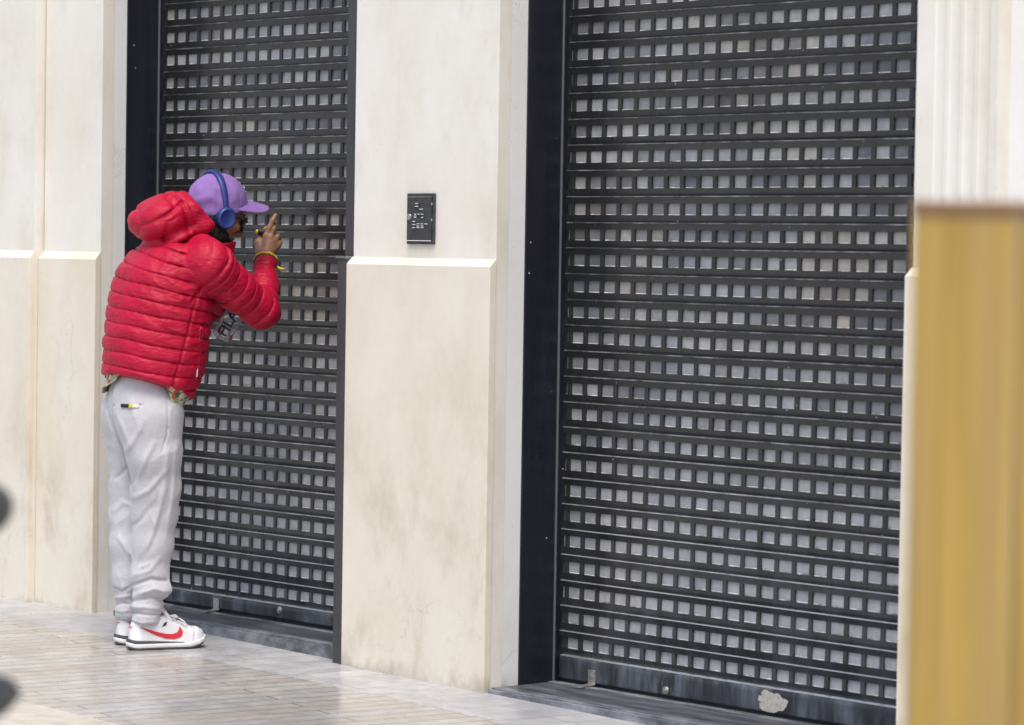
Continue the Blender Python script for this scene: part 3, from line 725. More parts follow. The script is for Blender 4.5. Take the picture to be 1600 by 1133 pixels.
# ---- hood, hanging behind the neck
HC = PX(335, 327, .17)                   # skull centre
HA = math.radians(33); HdH = np.array([math.cos(HA), math.sin(HA), 0]); RtH = np.array([math.sin(HA), -math.cos(HA), 0])
HP = math.radians(20)
Fw = HdH*math.cos(HP)-UP*math.sin(HP); Hu = UP*math.cos(HP)+HdH*math.sin(HP)
hs = np.stack([Fw, RtH, Hu])
def HL(f, r, u): return HC+Fw*f+RtH*r+Hu*u
CP = math.radians(3)                     # the cap sits tipped back on the head
CC = PX(340, 315, .17); Fc = HdH*math.cos(CP)-UP*math.sin(CP); Uc = UP*math.cos(CP)+HdH*math.sin(CP); cs_ = np.stack([Fc, RtH, Uc])
def CL(f, r, u): return CC+Fc*f+RtH*r+Uc*u
def undercap(p, d):                       # keep skull and hair inside the crown of the cap
    q = (p-CC)@cs_.T
    return np.maximum(d, np.minimum(ell(q, (0, 0, -.006), (.098, .078, .096)), q[:, 2]+.043-.17*q[:, 0]-.004))
def hood(p):
    ax1 = np.stack([Hd*.90+UP*.43, Rt, UP*.90-Hd*.43])
    c1 = PX(245, 343, .055); c2 = PX(280, 334, .115); c3 = PX(306, 352, .125)
    d = ell(p, c1, (.094, .140, .072), ax1)
    d = smin(d, ell(p, c2, (.085, .130, .082), ax1), .04)
    d = smin(d, ell(p, c3, (.082, .110, .055), ax1), .03)
    d = smin(d, ell(p, PX(262, 372, .075), (.10, .13, .035), ax1), .02)
    ridge = np.abs(vnoise(p@ax1.T*np.array([1., .55, 1.3]), 15, 21)); d = d+.008*(1-np.minimum(ridge*2.2, 1))**1.6-.004*vnoise(p, 9, 22)-.0018*vnoise(p, 30, 23)
    q = (p-c1)@ax1.T
    d = d+.010*np.exp(-((q[:, 2]-.022-.10*q[:, 0])/.006)**2)*np.clip(1-np.abs(q[:, 0]+.01)/.10, 0, 1)      # seams of the hood panels
    d = d+.009*np.exp(-((q[:, 0]-.060-.25*q[:, 2])/.007)**2)
    # the opening the head comes out of
    d = smax(d, -(ell(p, HL(.02, 0, -.03), (.136, .112, .150), hs)), .010)
    d = smax(d, (p-PX(309, 323, 0.))@np.array([.71, .0, .70])-.004, .012)
    return d
V, Q = isosurf(hood, (-.20, -.22, 1.18), (.32, .42, 1.60), .0036)
mpart('hood', V, Q, M['red'], jk)

# ---- trousers
PEL = PX(224, 640, .045)
LN = [PX(243, 650, -.03), PX(241, 712, -.02), PX(243, 765, -.005), PX(242, 805, .0), PX(239, 850, -.005), PX(234, 905, -.02), PX(229, 962, -.040)]
RN = [.089, .086, .077, .070, .064, .057, .047]
LF = [PX(204, 650, .12), PX(208, 712, .115), PX(208, 765, .105), PX(206, 805, .095), PX(204, 850, .085), PX(203, 905, .075), PX(201, 957, .067)]
RF = [.083, .078, .073, .068, .065, .054, .043]
wax = np.stack([Hd, Rt, UP])
# folds read off the photograph: (points, height, width); minus = groove
FOLDS = [([(166, 640), (175, 668), (191, 697), (199, 732), (210, 766)], -.007, .008), ([(232, 655), (212, 690), (200, 705)], .005, .014),
         ([(246, 690), (230, 722), (212, 752)], .007, .013), ([(226, 722), (216, 745), (207, 758)], -.006, .010), ([(262, 735), (236, 764), (212, 776)], .006, .012),
         ([(268, 700), (262, 760), (244, 830), (228, 868)], .006, .013), ([(280, 690), (274, 770), (262, 840)], .004, .010), ([(240, 790), (222, 812), (210, 820)], -.005, .010),
         ([(258, 800), (240, 850), (214, 886)], -.004, .012), ([(176, 690), (184, 730), (194, 760)], .005, .012), ([(174, 752), (188, 742), (200, 728)], -.005, .009),
         ([(176, 800), (190, 786), (204, 790)], .005, .011), ([(178, 838), (192, 850), (204, 872)], .004, .012), ([(266, 616), (268, 650), (266, 678), (258, 704)], -.0035, .0035),
         ([(206, 616), (214, 640), (224, 668)], .003, .015), ([(186, 645), (196, 668), (206, 690)], .004, .012), ([(252, 870), (238, 888), (214, 896)], .005, .010),
         ([(262, 905), (240, 901), (210, 912)], -.009, .008), ([(268, 922), (246, 916), (214, 926)], .010, .010), ([(262, 938), (240, 929), (206, 938)], -.009, .008), ([(252, 948), (230, 944), (204, 946)], .008, .009),
         ([(252, 958), (226, 955), (202, 953)], -.008, .006), ([(246, 968), (226, 969), (203, 964)], .005, .008), ([(212, 900), (222, 884), (240, 876)], .004, .008),
         ([(203, 918), (190, 925), (176, 921)], -.007, .007), ([(204, 932), (190, 934), (174, 938)], .007, .009), ([(204, 946), (190, 944), (176, 949)], -.007, .006), ([(204, 954), (190, 957), (176, 956)], .005, .007)]
FOLDS = [([PX(x, y_, 0.)[[0, 2]] for x, y_ in pl], a_, w_*.8) for pl, a_, w_ in FOLDS]
def foldfield(p):
    q = p[:, [0, 2]]; out = np.zeros(len(p))
    for pl, a_, w_ in FOLDS:
        best = np.full(len(p), 9.); L = len(pl)-1; tt = np.zeros(len(p))
        for i in range(L):
            ab = pl[i+1]-pl[i]; t = np.clip((q-pl[i])@ab/(ab@ab), 0, 1); d = np.linalg.norm(q-pl[i]-t[:, None]*ab, axis=1)
            m = d < best; best[m] = d[m]; tt[m] = (i+t[m])/L
        m = best < 3*w_
        out[m] += (1.12 if pl[0][1] > .22 else .8)*a_*np.exp(-(best[m]/w_)**2)*np.sin(np.pi*np.clip(tt[m]*.86+.07, 0, 1))**.6
    return out
def trousers(p):
    z = p[:, 2]
    d = ell(p, PEL+UP*.02, (.115, .144, .16), wax)
    d = smin(d, ell(p, PEL-Hd*.022-UP*.035+Rt*.07, (.090, .080, .11), wax), .03); d = smin(d, ell(p, PEL-Hd*.018-UP*.035-Rt*.07, (.086, .080, .11), wax), .03)
    n1 = chain(p, LN, RN, .03); n2 = chain(p, LF, RF, .03)
    d = smin(d, smin(n1, n2, .012), .045)
    bulge = ell(p, PX(246, 920, -.03), (.044, .05, .020), wax); d = smin(d, bulge, .03)
    wr = vnoise(np.stack([p[:, 0]*1.1+p[:, 2]*.35, p[:, 1], p[:, 2]*.42], 1), 15, 33); d = d-.0022*wr-.0016*vnoise(p, 14, 34)
    low = np.clip((.24-z)/.06, 0, 1); d = d-low*.005*vnoise(np.stack([p[:, 0]*.6+.4*z, p[:, 1]*.6, z*1.6], 1), 26, 37)
    rg = 1-np.abs(vnoise(np.stack([p[:, 0]+.5*p[:, 2], p[:, 1]*.8, p[:, 2]*.55-.3*p[:, 0]], 1), 13, 38)); d = d-.0030*rg**5
    d = d-foldfield(p)*np.clip((.12-p[:, 1])/.06, .25, 1)
    # pocket slits: back right and side
    d = d+.005*np.exp(-(np.maximum(cap(p, PKT0, PKT1, .0), 0)/.004)**2)
    d = d+.004*np.exp(-(np.maximum(cap(p, SID0, SID1, .0), 0)/.0035)**2)
    # centre back seam
    l_ = (p-PEL)@Rt; d = d+.006*np.exp(-((l_+.012)/.012)**2)*np.clip(((PEL-p)@Hd-.05)/.03, 0, 1)*np.clip((z-.56)/.05, 0, 1)
    d = smax(d, z-.93, .01)
    d = smax(d, -(z-.080), .012)
    return d
PKT0 = PKT1 = SID0 = SID1 = np.array([9., 9, 9])
PKT0 = snap(PX(178, 634, -.0), trousers, np.array([0, 1., 0]), L=.3); PKT1 = snap(PX(224, 632, -.05), trousers, np.array([0, 1., 0]), L=.3)
SID0 = snap(PX(266, 617, -.10), trousers, np.array([0, 1., 0]), L=.3); SID1 = snap(PX(262, 672, -.10), trousers, np.array([0, 1., 0]), L=.3)
V, Q = isosurf(trousers, (-.34, -.28, .05), (.22, .34, .98), .0036)
tr = mpart('trousers', V, Q, M['grey'], man)
print('trousers', len(V))
# the little things stuck in the back pocket
pm = (PKT0+PKT1)/2; pd = (PKT1-PKT0)/np.linalg.norm(PKT1-PKT0); outv = np.array([-.15, -1., .0]); outv /= np.linalg.norm(outv)
def strip_box(a, b_, h, th_, out, m, name, par, at):
    bb = MB(); d_ = (b_-a); d_ = d_/np.linalg.norm(d_); upv = np.cross(d_, out); upv = upv/np.linalg.norm(upv); upv = upv*np.sign(upv[2])
    i = len(bb.v)
    for q in (a, b_):
        for su, so_ in ((-1, 0), (1, 0), (1, 1), (-1, 1)): bb.v.append(tuple(q+upv*su*h/2+out*so_*th_))
    bb.f += [(0, 1, 2, 3), (7, 6, 5, 4), (0, 4, 5, 1), (1, 5, 6, 2), (2, 6, 7, 3), (3, 7, 4, 0)]
    return mbpart(name, bb, m, par, at, .0008)
def tsurf(px, py): return snap(PX(px, py, -.03), trousers, np.array([0, 1., 0]), L=.3)
a0, a1, a2, a3 = [tsurf(x, 632.5)+outv*.003 for x in (192, 206, 212, 223)]
li = mroot('lighter', 'small black and yellow lighter poking out of the back trouser pocket', 'lighter', a0)
strip_box(a0, a1, .0115, .006, outv, M['bblack'], 'body', li, a0); strip_box(a1+pd*.0002, a2, .0115, .006, outv, M['yellow'], 'band', li, a0); strip_box(a2+pd*.0002, a3, .0105, .005, outv, M['cream'], 'cap', li, a0)

# ---- shirt tail showing under the jacket hem
def shirt(p):
    d, t, l_, s_ = torso(p, -.020)
    d = np.abs(d+.003*np.sin(l_*60+s_*40))-.0022
    low = .000+.066*np.clip(-s_/.10, 0, 1)*np.clip((-l_+.06)/.10, 0, 1)+.055*np.clip((s_-.0)/.06, 0, 1)*np.clip((l_+.05)/.05, 0, 1)+.006*np.sin(l_*45)
    d = smax(d, -(t+low), .002); return smax(d, t-.03, .002)
V, Q = isosurf(shirt, (-.36, -.30, .70), (.30, .40, .98), .0032, 0)
mpart('shirt', V, Q, M['floral'], man)

# ---- the body: one continuous surface (head, neck, trunk, arms, hands, legs)
def hand_pts():
    k = {}
    y = .352
    k['wr'] = WRI
    k['idx'] = [PX(416.5, 369, y+.012), PX(421, 356, y+.012), PX(426, 345, y+.016), PX(430.5, 336.5, y+.024)]
    k['mid'] = [PX(423, 371, y+.012), PX(427.5, 358, y+.016), PX(429, 351, y+.036), PX(426, 358, y+.052)]
    k['rin'] = [PX(429, 376, y+.014), PX(433, 370, y+.022), PX(434, 368, y+.046), PX(428, 376, y+.056)]
    k['lit'] = [PX(433.5, 384, y+.018), PX(437, 379, y+.026), PX(437, 380, y+.046), PX(431, 386, y+.052)]
    k['thb'] = [PX(406, 393, y+.006), PX(404, 379, y+.022), PX(409, 367, y+.036), PX(416, 357, y+.036)]
    return k
HK = hand_pts()
WRL_T = PX(377, 478, .305)
def hands(p):
    w_ = WRI; d = cap(p, WRI-(WRI-ELB)*.2, PX(415, 398, .345), .027, .026)
    # palm: flat lozenge from the wrist to the four knuckles
    for f_, r in (('idx', .0125), ('mid', .0125), ('rin', .012), ('lit', .0115)):
        d = smin(d, cap(p, PX(416, 398, .348), HK[f_][0], .019, r), .012)
    for f_, rs in (('idx', (.0105, .0098, .0088, .0072)), ('mid', (.0105, .0098, .0088, .0078)), ('rin', (.0102, .0095, .0086, .0075)), ('lit', (.0095, .0085, .0076, .0068))):
        d = smin(d, chain(p, HK[f_], rs, .003), .004)
    for f_ in ('idx', 'mid', 'rin', 'lit'):
        d = smin(d, ell(p, HK[f_][0]+np.array([0, -.002, 0]), (.0105, .0115, .0105)), .006)
    d = smin(d, cap(p, PX(411, 400, .35), HK['thb'][1], .018, .0125), .012)
    d = smin(d, chain(p, HK['thb'], (.016, .0125, .0105, .0085), .004), .008)
    # left hand, closed round the neck of the bottle
    l = WRL_T; ld = (l-WRL)/np.linalg.norm(l-WRL)
    d2 = cap(p, WRL-ld*.05, l, .026, .024); ba = BOT1-BOT0; ba = ba/np.linalg.norm(ba); sid = np.cross(ba, np.array([0, 1., 0])); sid /= np.linalg.norm(sid)
    for i in range(4):
        c_ = BOTG+ba*(.030-.020*i); r_ = .0235; fp = []
        for a_ in (-.6, .5, 1.5, 2.5): fp.append(c_+(-sid*math.cos(a_)+np.array([0, 1., 0])*math.sin(a_)*.95)*(r_+.006))
        d2 = smin(d2, chain(p, fp, (.0105, .0095, .0088, .0078), .003), .006)
    d2 = smin(d2, chain(p, [l, BOTG+ba*.02-np.array([0, .026, 0])-sid*.012, BOTG+ba*.045-np.array([0, .022, 0])+sid*.01], (.018, .0115, .009), .004), .01)
    return smin(d, d2, .004)
BOT0 = PX(343, 530, .30); BOT1 = BOT0+np.array([.5, .03, .87])/np.linalg.norm([.5, .03, .87])*.20
BOTG = BOT0+(BOT1-BOT0)*.86
def head(p):
    q = (p-HC)@hs.T
    d = ell(q, (-.006, 0, .012), (.100, .077, .100))
    d = smin(d, ell(q, (.030, 0, -.055), (.062, .056, .062)), .03)                       # face
    d = smin(d, ell(q, (.058, 0, -.098), (.028, .030, .020)), .025)                      # chin
    d = smin(d, ell(q, (.010, .0, -.075), (.055, .060, .042)), .03)                      # jaw
    d = smin(d, cap(q, (.092, 0, -.012), (.113, 0, -.046), .009, .0125), .010)           # nose
    for s_ in (-1, 1):
        d = smin(d, ell(q, (.108, s_*.012, -.047), (.009, .008, .007)), .005)
        d = smin(d, ell(q, (.062, s_*.045, -.035), (.028, .022, .018)), .02)             # cheekbone
        d = smax(d, -ell(q, (.094, s_*.032, -.006), (.014, .017, .011)), .010)           # eye socket
        d = smin(d, ell(q, (.078, s_*.031, -.007), (.0125, .0125, .0125)), .003)         # eye
        d = smin(d, smax(ell(q, (-.006, s_*.080, -.020), (.020, .008, .032)), -ell(q, (-.002, s_*.089, -.018), (.012, .006, .021)), .003), .006)   # ear
    d = smin(d, cap(q, (.086, -.030, .010), (.086, .030, .010), .010), .012)             # brow
    d = smin(d, ell(q, (.092, 0, -.070), (.010, .024, .0065)), .004); d = smin(d, ell(q, (.089, 0, -.080), (.010, .020, .006)), .004)
    return undercap(p, d)
NK0 = HC-Fw*.022-Hu*.065; NK1 = PX(322, 384, .15)
def body(p):
    d = head(p)
    d = smin(d, cap(p, NK0, NK1, .052, .058), .025)
    tt, t, l_, s_ = torso(p, -.030); tt = smax(smax(tt, -(t-.02), .02), t-.44, .02); d = smin(d, tt, .03)
    d = smin(d, cap(p, AX0+A*.05, PEL, .10, .085), .03)
    d = smin(d, chain(p, [SHR, ELB, WRI], (.055, .040, .027), .02), .02); d = smin(d, chain(p, [SHL, ELL, WRL], (.055, .040, .027), .02), .02)
    for c_, r in ((LN, RN), (LF, RF)): d = smin(d, chain(p, [c_[0], c_[3], c_[6]], (.060, .044, .026), .02), .02)
    d = smin(d, hands(p), .006)
    return d
for k_, ank in (('n', LN), ('f', LF)): pass
V, Q = isosurf(body, (-.34, -.30, .10), (.52, .58, 1.62), .0027)
bd = mpart('body', V, Q, M['skin'], man)
print('body', len(V))
def hair(p):
    q = (p-HC)@hs.T
    back = smin(ell(q, (-.014, 0, -.012), (.101, .082, .098)), ell(q, (-.034, 0, -.075), (.070, .069, .060)), .02)
    back = smax(back, q[:, 0]-.010+.10*(q[:, 2]+.05), .006); back = smax(back, q[:, 2]-.02, .004)
    beard = smin(ell(q, (.014, 0, -.080), (.067, .0705, .050)), ell(q, (.060, 0, -.102), (.037, .040, .028)), .02)
    beard = smax(beard, q[:, 2]+.050+.30*np.maximum(q[:, 0]-.035, 0), .006)
    return undercap(p, smin(back, beard, .012)+.0022*vnoise(p, 120, 41)-.001)
V, Q = isosurf(hair, HC-.17, HC+.17, .0027)
mpart('hair', V, Q, M['hair'], man)

# ---- cap
def capf(p):
    q = (p-CC)@cs_.T
    o = ell(q, (0, 0, -.006), (.106, .086, .104)); o = o-.0045*vnoise(p, 17, 51)*np.clip((.05-q[:, 0])/.06, 0, 1)-.0024*vnoise(p, 36, 52)
    o = o-.0030*np.sin((q[:, 2]*.8+q[:, 0]*.5)*150+4*vnoise(p, 12, 53))*np.clip((.0-q[:, 0])/.04, 0, 1)*np.clip((.05-q[:, 2])/.04, 0, 1)*.6
    ang = np.arctan2(q[:, 1], q[:, 0]); o = o+.0016*np.exp(-((np.abs(np.sin(ang*3))*.06)/.004)**2)       # six panel seams
    d = smax(o, -(o+.006), .002)
    base = q[:, 2]+.043-.17*q[:, 0]
    return smax(d, -base, .003)
V, Q = isosurf(capf, CC-.16, CC+.16, .0026, 0)
cp = mpart('cap', V, Q, M['purple'], man)
def brim(p):
    q = (p-CC)@cs_.T
    x, y_, z = q[:, 0], q[:, 1], q[:, 2]
    bend = .010-6.2*y_*y_-.06*(x-.10)-1.1*np.maximum(x-.10, 0)**2
    d = np.abs(z-bend)-.0034
    out = ((np.abs(x-.070)/.115)**2.7+(np.abs(y_)/.081)**2.7)**(1/2.7)-1
    d = smax(d*.75, out*.075, .003); return smax(d, -(np.hypot(x/.101, y_/.082)-1)*.09, .002)
V, Q = isosurf(brim, CC-.08, CC+.28, .0022, 0)
mpart('brim', V, Q, M['purple'], cp)
mbpart('button', MB().cyl(CL(0, 0, .0965), Uc, .0075, .0045, 16, .004), M['purple'], cp)
bb = MB(); sp = []                        # adjusting strap low on the back, white emblem on the front
for k in range(9):
    a_ = math.radians(-128-k*5.5); sp.append(snap(CL(.2*math.cos(a_), .2*math.sin(a_), -.036), capf, CC+Uc*-.036-CL(.2*math.cos(a_), .2*math.sin(a_), -.036), L=1.))
mbpart('strap', bb.tube(sp, .0022, 6), M['purple'], cp)
eb = MB()
for du, dl in ((.014, -.004), (.0, .006), (-.014, .0)):
    eb.tube([snap(CL(.16, dl-.012, .050+du), capf, -Fc, L=.14)+Fc*.001, snap(CL(.16, dl+.016, .054+du), capf, -Fc, L=.14)+Fc*.001], .0034, 6)
mbpart('emblem', eb, M['white'], cp)

# ---- headphones (worn, a thing of their own)
hpo = HL(0, .098, -.07)
hp = mroot('headphones', 'blue over-ear headphones worn over the purple cap', 'headphones', hpo)
tilt = math.radians(-22)                  # the band leans back over the crown
Bu = Hu*math.cos(tilt)+Fw*math.sin(tilt)
arc = []
for k in range(33):
    a_ = math.pi*k/32; arc.append(HL(-.002, 0, -.012)+RtH*(.0965*math.cos(a_))+Bu*(.139*math.sin(a_)**.85)) if k not in (0, 32) else arc.append(HL(-.002, 0, -.012)+RtH*(.0965*math.cos(a_)))
bb = MB(); Bf = np.cross(RtH, Bu); n_ = 12
for j, c_ in enumerate(arc):
    tn = arc[min(j+1, 32)]-arc[max(j-1, 0)]; tn = tn/np.linalg.norm(tn); nr = np.cross(Bf, tn)
    ww, hh = .0125*(1-.35*abs(1-j/16)**3), .0062
    for k in range(n_):
        t_ = 2*math.pi*k/n_; bb.v.append(tuple(c_+Bf*ww*math.copysign(abs(math.cos(t_))**.7, math.cos(t_))+nr*hh*math.copysign(abs(math.sin(t_))**.7, math.sin(t_))))
for j in range(32):
    for k in range(n_): bb.f.append((j*n_+k, j*n_+(k+1) % n_, (j+1)*n_+(k+1) % n_, (j+1)*n_+k))
bb.f.append(tuple(range(n_))); bb.f.append(tuple(32*n_+k for k in range(n_))[::-1])
mbpart('headband', bb, M['blue'], hp, hpo, 0, True)
for s_ in (1, -1):
    c_ = HL(.006, s_*.082, -.030); ou = RtH*s_*.97-UP*.06
    ou = ou/np.linalg.norm(ou); pr_ = [(.0, 0), (.030, 0), (.034, .004), (.0355, .010), (.035, .018), (.032, .0225), (.029, .0245), (.026, .024), (.0245, .0225), (.0, .023)]
    e1 = Fw-ou*(Fw@ou); e1 /= np.linalg.norm(e1); e2 = np.cross(ou, e1)
    bb = MB(); ns = 36
    for j, (r, h_) in enumerate(pr_):
        for k in range(ns):
            t_ = 2*math.pi*k/ns; bb.v.append(tuple(c_+ou*h_+(e1*math.cos(t_)*.98+e2*math.sin(t_)*1.06)*max(r, .0008)))
    for j in range(len(pr_)-1):
        for k in range(ns): bb.f.append((j*ns+k, j*ns+(k+1) % ns, (j+1)*ns+(k+1) % ns, (j+1)*ns+k))
    mbpart('ear_cup', bb, M['blue'], hp, hpo, 0, True)
    bb = MB()
    for j, (r, h_) in enumerate([(.022, -.011), (.031, -.011), (.0335, -.006), (.0325, -.0004), (.022, -.0004)]):
        for k in range(ns):
            t_ = 2*math.pi*k/ns; bb.v.append(tuple(c_+ou*h_+(e1*math.cos(t_)+e2*math.sin(t_)*1.06)*r))
    for j in range(4):
        for k in range(ns): bb.f.append((j*ns+k, j*ns+(k+1) % ns, (j+1)*ns+(k+1) % ns, (j+1)*ns+k))
    mbpart('ear_pad', bb, M['bluepad'], hp, hpo, 0, True)

# ---- sunglasses
sgo = HL(.10, 0, -.03)
sg_ = mroot('sunglasses', 'dark brown sunglasses on the man\'s face below the purple brim', 'sunglasses', sgo)
for s_ in (1, -1):
    bb = MB(); c_ = np.array([.116, s_*.036, -.016]); pts = []
    for k in range(28):
        t_ = 2*math.pi*k/28; cx_, sx_ = math.cos(t_), math.sin(t_)
        pts.append((.031*math.copysign(abs(cx_)**.75, cx_), .0245*math.copysign(abs(sx_)**.75, sx_)))
    for dd in (-.004, .003):
        for (yy, zz) in pts: bb.v.append(tuple(HL(c_[0]-.35*abs(yy*s_+.03*0)*0-max(0, yy*s_+.008)*.75+dd, c_[1]+yy, c_[2]+zz)))
    bb.f = [tuple(range(28))[::-1], tuple(range(28, 56))]+[(k, (k+1) % 28, 28+(k+1) % 28, 28+k) for k in range(28)]
    mbpart('lens', bb, M['lens'], sg_, sgo, .0006)
    rim = [HL(c_[0]-max(0, yy*s_+.008)*.75+.0015, c_[1]+yy*1.03, c_[2]+zz*1.03) for yy, zz in pts]; rim.append(rim[0])
    mbpart('rim', MB().tube(rim, .0024, 8), M['frame'], sg_, sgo, 0, True)
    mbpart('temple', MB().tube([HL(.100, s_*.0675, -.008), HL(.055, s_*.078, -.010), HL(.0, s_*.0835, -.012)], [.0035, .0028, .0025], 8), M['frame'], sg_, sgo, 0, True)
mbpart('bridge', MB().tube([HL(.118, -.008, -.006), HL(.122, 0, -.004), HL(.118, .008, -.006)], .0022, 8), M['frame'], sg_, sgo, 0, True)

# ---- wrist cords, and the small thing held between thumb and fingers
wa = (WRI-ELB)/np.linalg.norm(WRI-ELB); w1 = np.cross(wa, np.array([1., 0, 0])); w1 /= np.linalg.norm(w1); w2 = np.cross(wa, w1)
def band(c_, r, tr_, m, name, wob=0.):
    pts = [c_+(w1*math.cos(t_)*.92+w2*math.sin(t_)*1.05)*(r+wob*math.sin(9*t_))+wa*wob*math.cos(9*t_)*1.4 for t_ in np.linspace(0, 2*math.pi, 49)]
    return mbpart(name, MB().tube(pts, tr_, 8), m, man, (0, 0, 0), 0, True)
wc = WRI+wa*.002+UP*.003
band(wc+wa*.012, .032, .0035, M['swoosh'], 'wristband')
yb = band(wc+wa*.002, .0355, .0048, M['yellow'], 'wristband', .0012)
band(wc-wa*.010, .0360, .0042, M['bblack'], 'wristband')
kn_ = PX(430, 415, .325)
mbpart('cord_end', MB().tube([kn_, PX(436, 419, .32), PX(440, 420.5, .315), PX(445, 420, .31)], [.004, .0048, .005, .002], 8), M['yellow'], yb, (0, 0, 0), 0, True)
mbpart('cord_end', MB().tube([kn_, PX(436, 421, .325), PX(441, 425.5, .32)], [.003, .0025, .0012], 8), M['yellow'], yb, (0, 0, 0), 0, True)
l0, l1 = PX(400, 361.5, .375), PX(416, 363.5, .372)
lt = mroot('lighter', 'black lighter with a yellow end held between thumb and raised fingers', 'lighter', l0)
ld = (l1-l0)/np.linalg.norm(l1-l0)
mbpart('body', MB().cyl(l0+ld*.008, ld, .0105, .028, 16), M['bblack'], lt, l0, .0015)
mbpart('end_cap', MB().cyl(l0, ld, .0085, .0078, 16, .0098), M['yellow'], lt, l0, .001)
mbpart('wheel', MB().cyl(l0+ld*.004+UP*.006-np.array([0, .006, 0]), (0, 1, 0), .006, .01, 14), M['bblack'], lt, l0, .0006)

# ---- water bottle in the left hand
ba = (BOT1-BOT0)/np.linalg.norm(BOT1-BOT0); bsx = np.cross(ba, np.array([0, 1., 0])); bsx /= np.linalg.norm(bsx); bsy = np.cross(ba, bsx)
bt = mroot('water_bottle', 'clear water bottle with navy and red label under the red sleeve', 'bottle', BOT0)
def lathe(prof, m, name, ns=40, smooth=True):
    bb = MB()
    for r, h_ in prof:
        for k in range(ns):
            t_ = 2*math.pi*k/ns; bb.v.append(tuple(BOT0+ba*h_+(bsx*math.cos(t_)+bsy*math.sin(t_))*r))
    for j in range(len(prof)-1):
        for k in range(ns): bb.f.append((j*ns+k, j*ns+(k+1) % ns, (j+1)*ns+(k+1) % ns, (j+1)*ns+k))
    return mbpart(name, bb, m, bt, BOT0, 0, smooth)
lathe([(.0005, .004), (.020, .002), (.027, .003), (.0315, .009), (.033, .018), (.0325, .030), (.0332, .040), (.0328, .055), (.0332, .07), (.0328, .085), (.0332, .100), (.033, .125), (.030, .142), (.022, .160), (.0145, .172), (.0135, .186), (.0122, .186), (.0130, .172), (.0205, .159), (.0288, .1415), (.0318, .125), (.0320, .100), (.0316, .085), (.0320, .07), (.0316, .055), (.0320, .040), (.0313, .030), (.0318, .018), (.0303, .0098), (.026, .005), (.020, .0035), (.0005, .0052)], M['clear'], 'flask')
lathe([(.0005, .1875), (.0152, .188), (.0152, .203), (.012, .205), (.0005, .205)], M['swoosh'], 'cap')
def wrap_text(txt, size, h0, a0, m, name, rr=.0336, off=0.):
    cu = bpy.data.curves.new('lettering', 'FONT'); cu.body = txt; cu.size = size; cu.extrude = .0; cu.align_x = 'LEFT'; cu.offset = .0012
    to = bpy.data.objects.new('lettering', cu); COL.objects.link(to); dg = bpy.context.evaluated_depsgraph_get(); dg.update()
    me = bpy.data.meshes.new_from_object(to.evaluated_get(dg)); COL.objects.unlink(to); bpy.data.objects.remove(to)
    bm = bmesh.new(); bm.from_mesh(me)
    for k in range(1, 24): bmesh.ops.bisect_plane(bm, geom=bm.verts[:]+bm.edges[:]+bm.faces[:], plane_co=(0, size*(k/24-.1), 0), plane_no=(0, 1, 0))
    bm.to_mesh(me); bm.free()
    vs = [v.co.copy() for v in me.vertices]; fs = [tuple(p_.vertices) for p_ in me.polygons]
    bb = MB()
    for lay in (0., .0006):
        for v in vs:                     # text runs up the bottle; its height goes round it
            t_ = a0-(v.y)/rr
            bb.v.append(tuple(BOT0+ba*(h0+v.x)+(bsx*math.cos(t_)+bsy*math.sin(t_))*(rr+lay)))
    nv = len(vs); bb.f = [tuple(nv+i for i in f_) for f_ in fs]+[f_[::-1] for f_ in fs]
    return mbpart(name, bb, m, bt, BOT0)
# the side of the bottle that faces the street
view = -np.array([0, 1., 0]); av = math.atan2(view@bsy, view@bsx)
wrap_text('FILA', .050, .016, av+.48, M['print'], 'lettering')
def patch(h0, h1, a0, a1, m, name, rr=.0335):
    bb = MB(); nn_ = 10
    for lay in (0., .0007):
        for h_ in (h0, h1):
            for k in range(nn_):
                t_ = a0+(a1-a0)*k/(nn_-1); bb.v.append(tuple(BOT0+ba*h_+(bsx*math.cos(t_)+bsy*math.sin(t_))*(rr+lay)))
    for k in range(nn_-1):
        bb.f.append((k, k+1, nn_+k+1, nn_+k)); bb.f.append((2*nn_+k, 3*nn_+k, 3*nn_+k+1, 2*nn_+k+1))
    return mbpart(name, bb, m, bt, BOT0)
patch(.0165, .0245, av-.15, av-.48, M['printr'], 'label_stripe', .0341); patch(.020, .034, av+.95, av+1.35, M['printr'], 'label_mark')

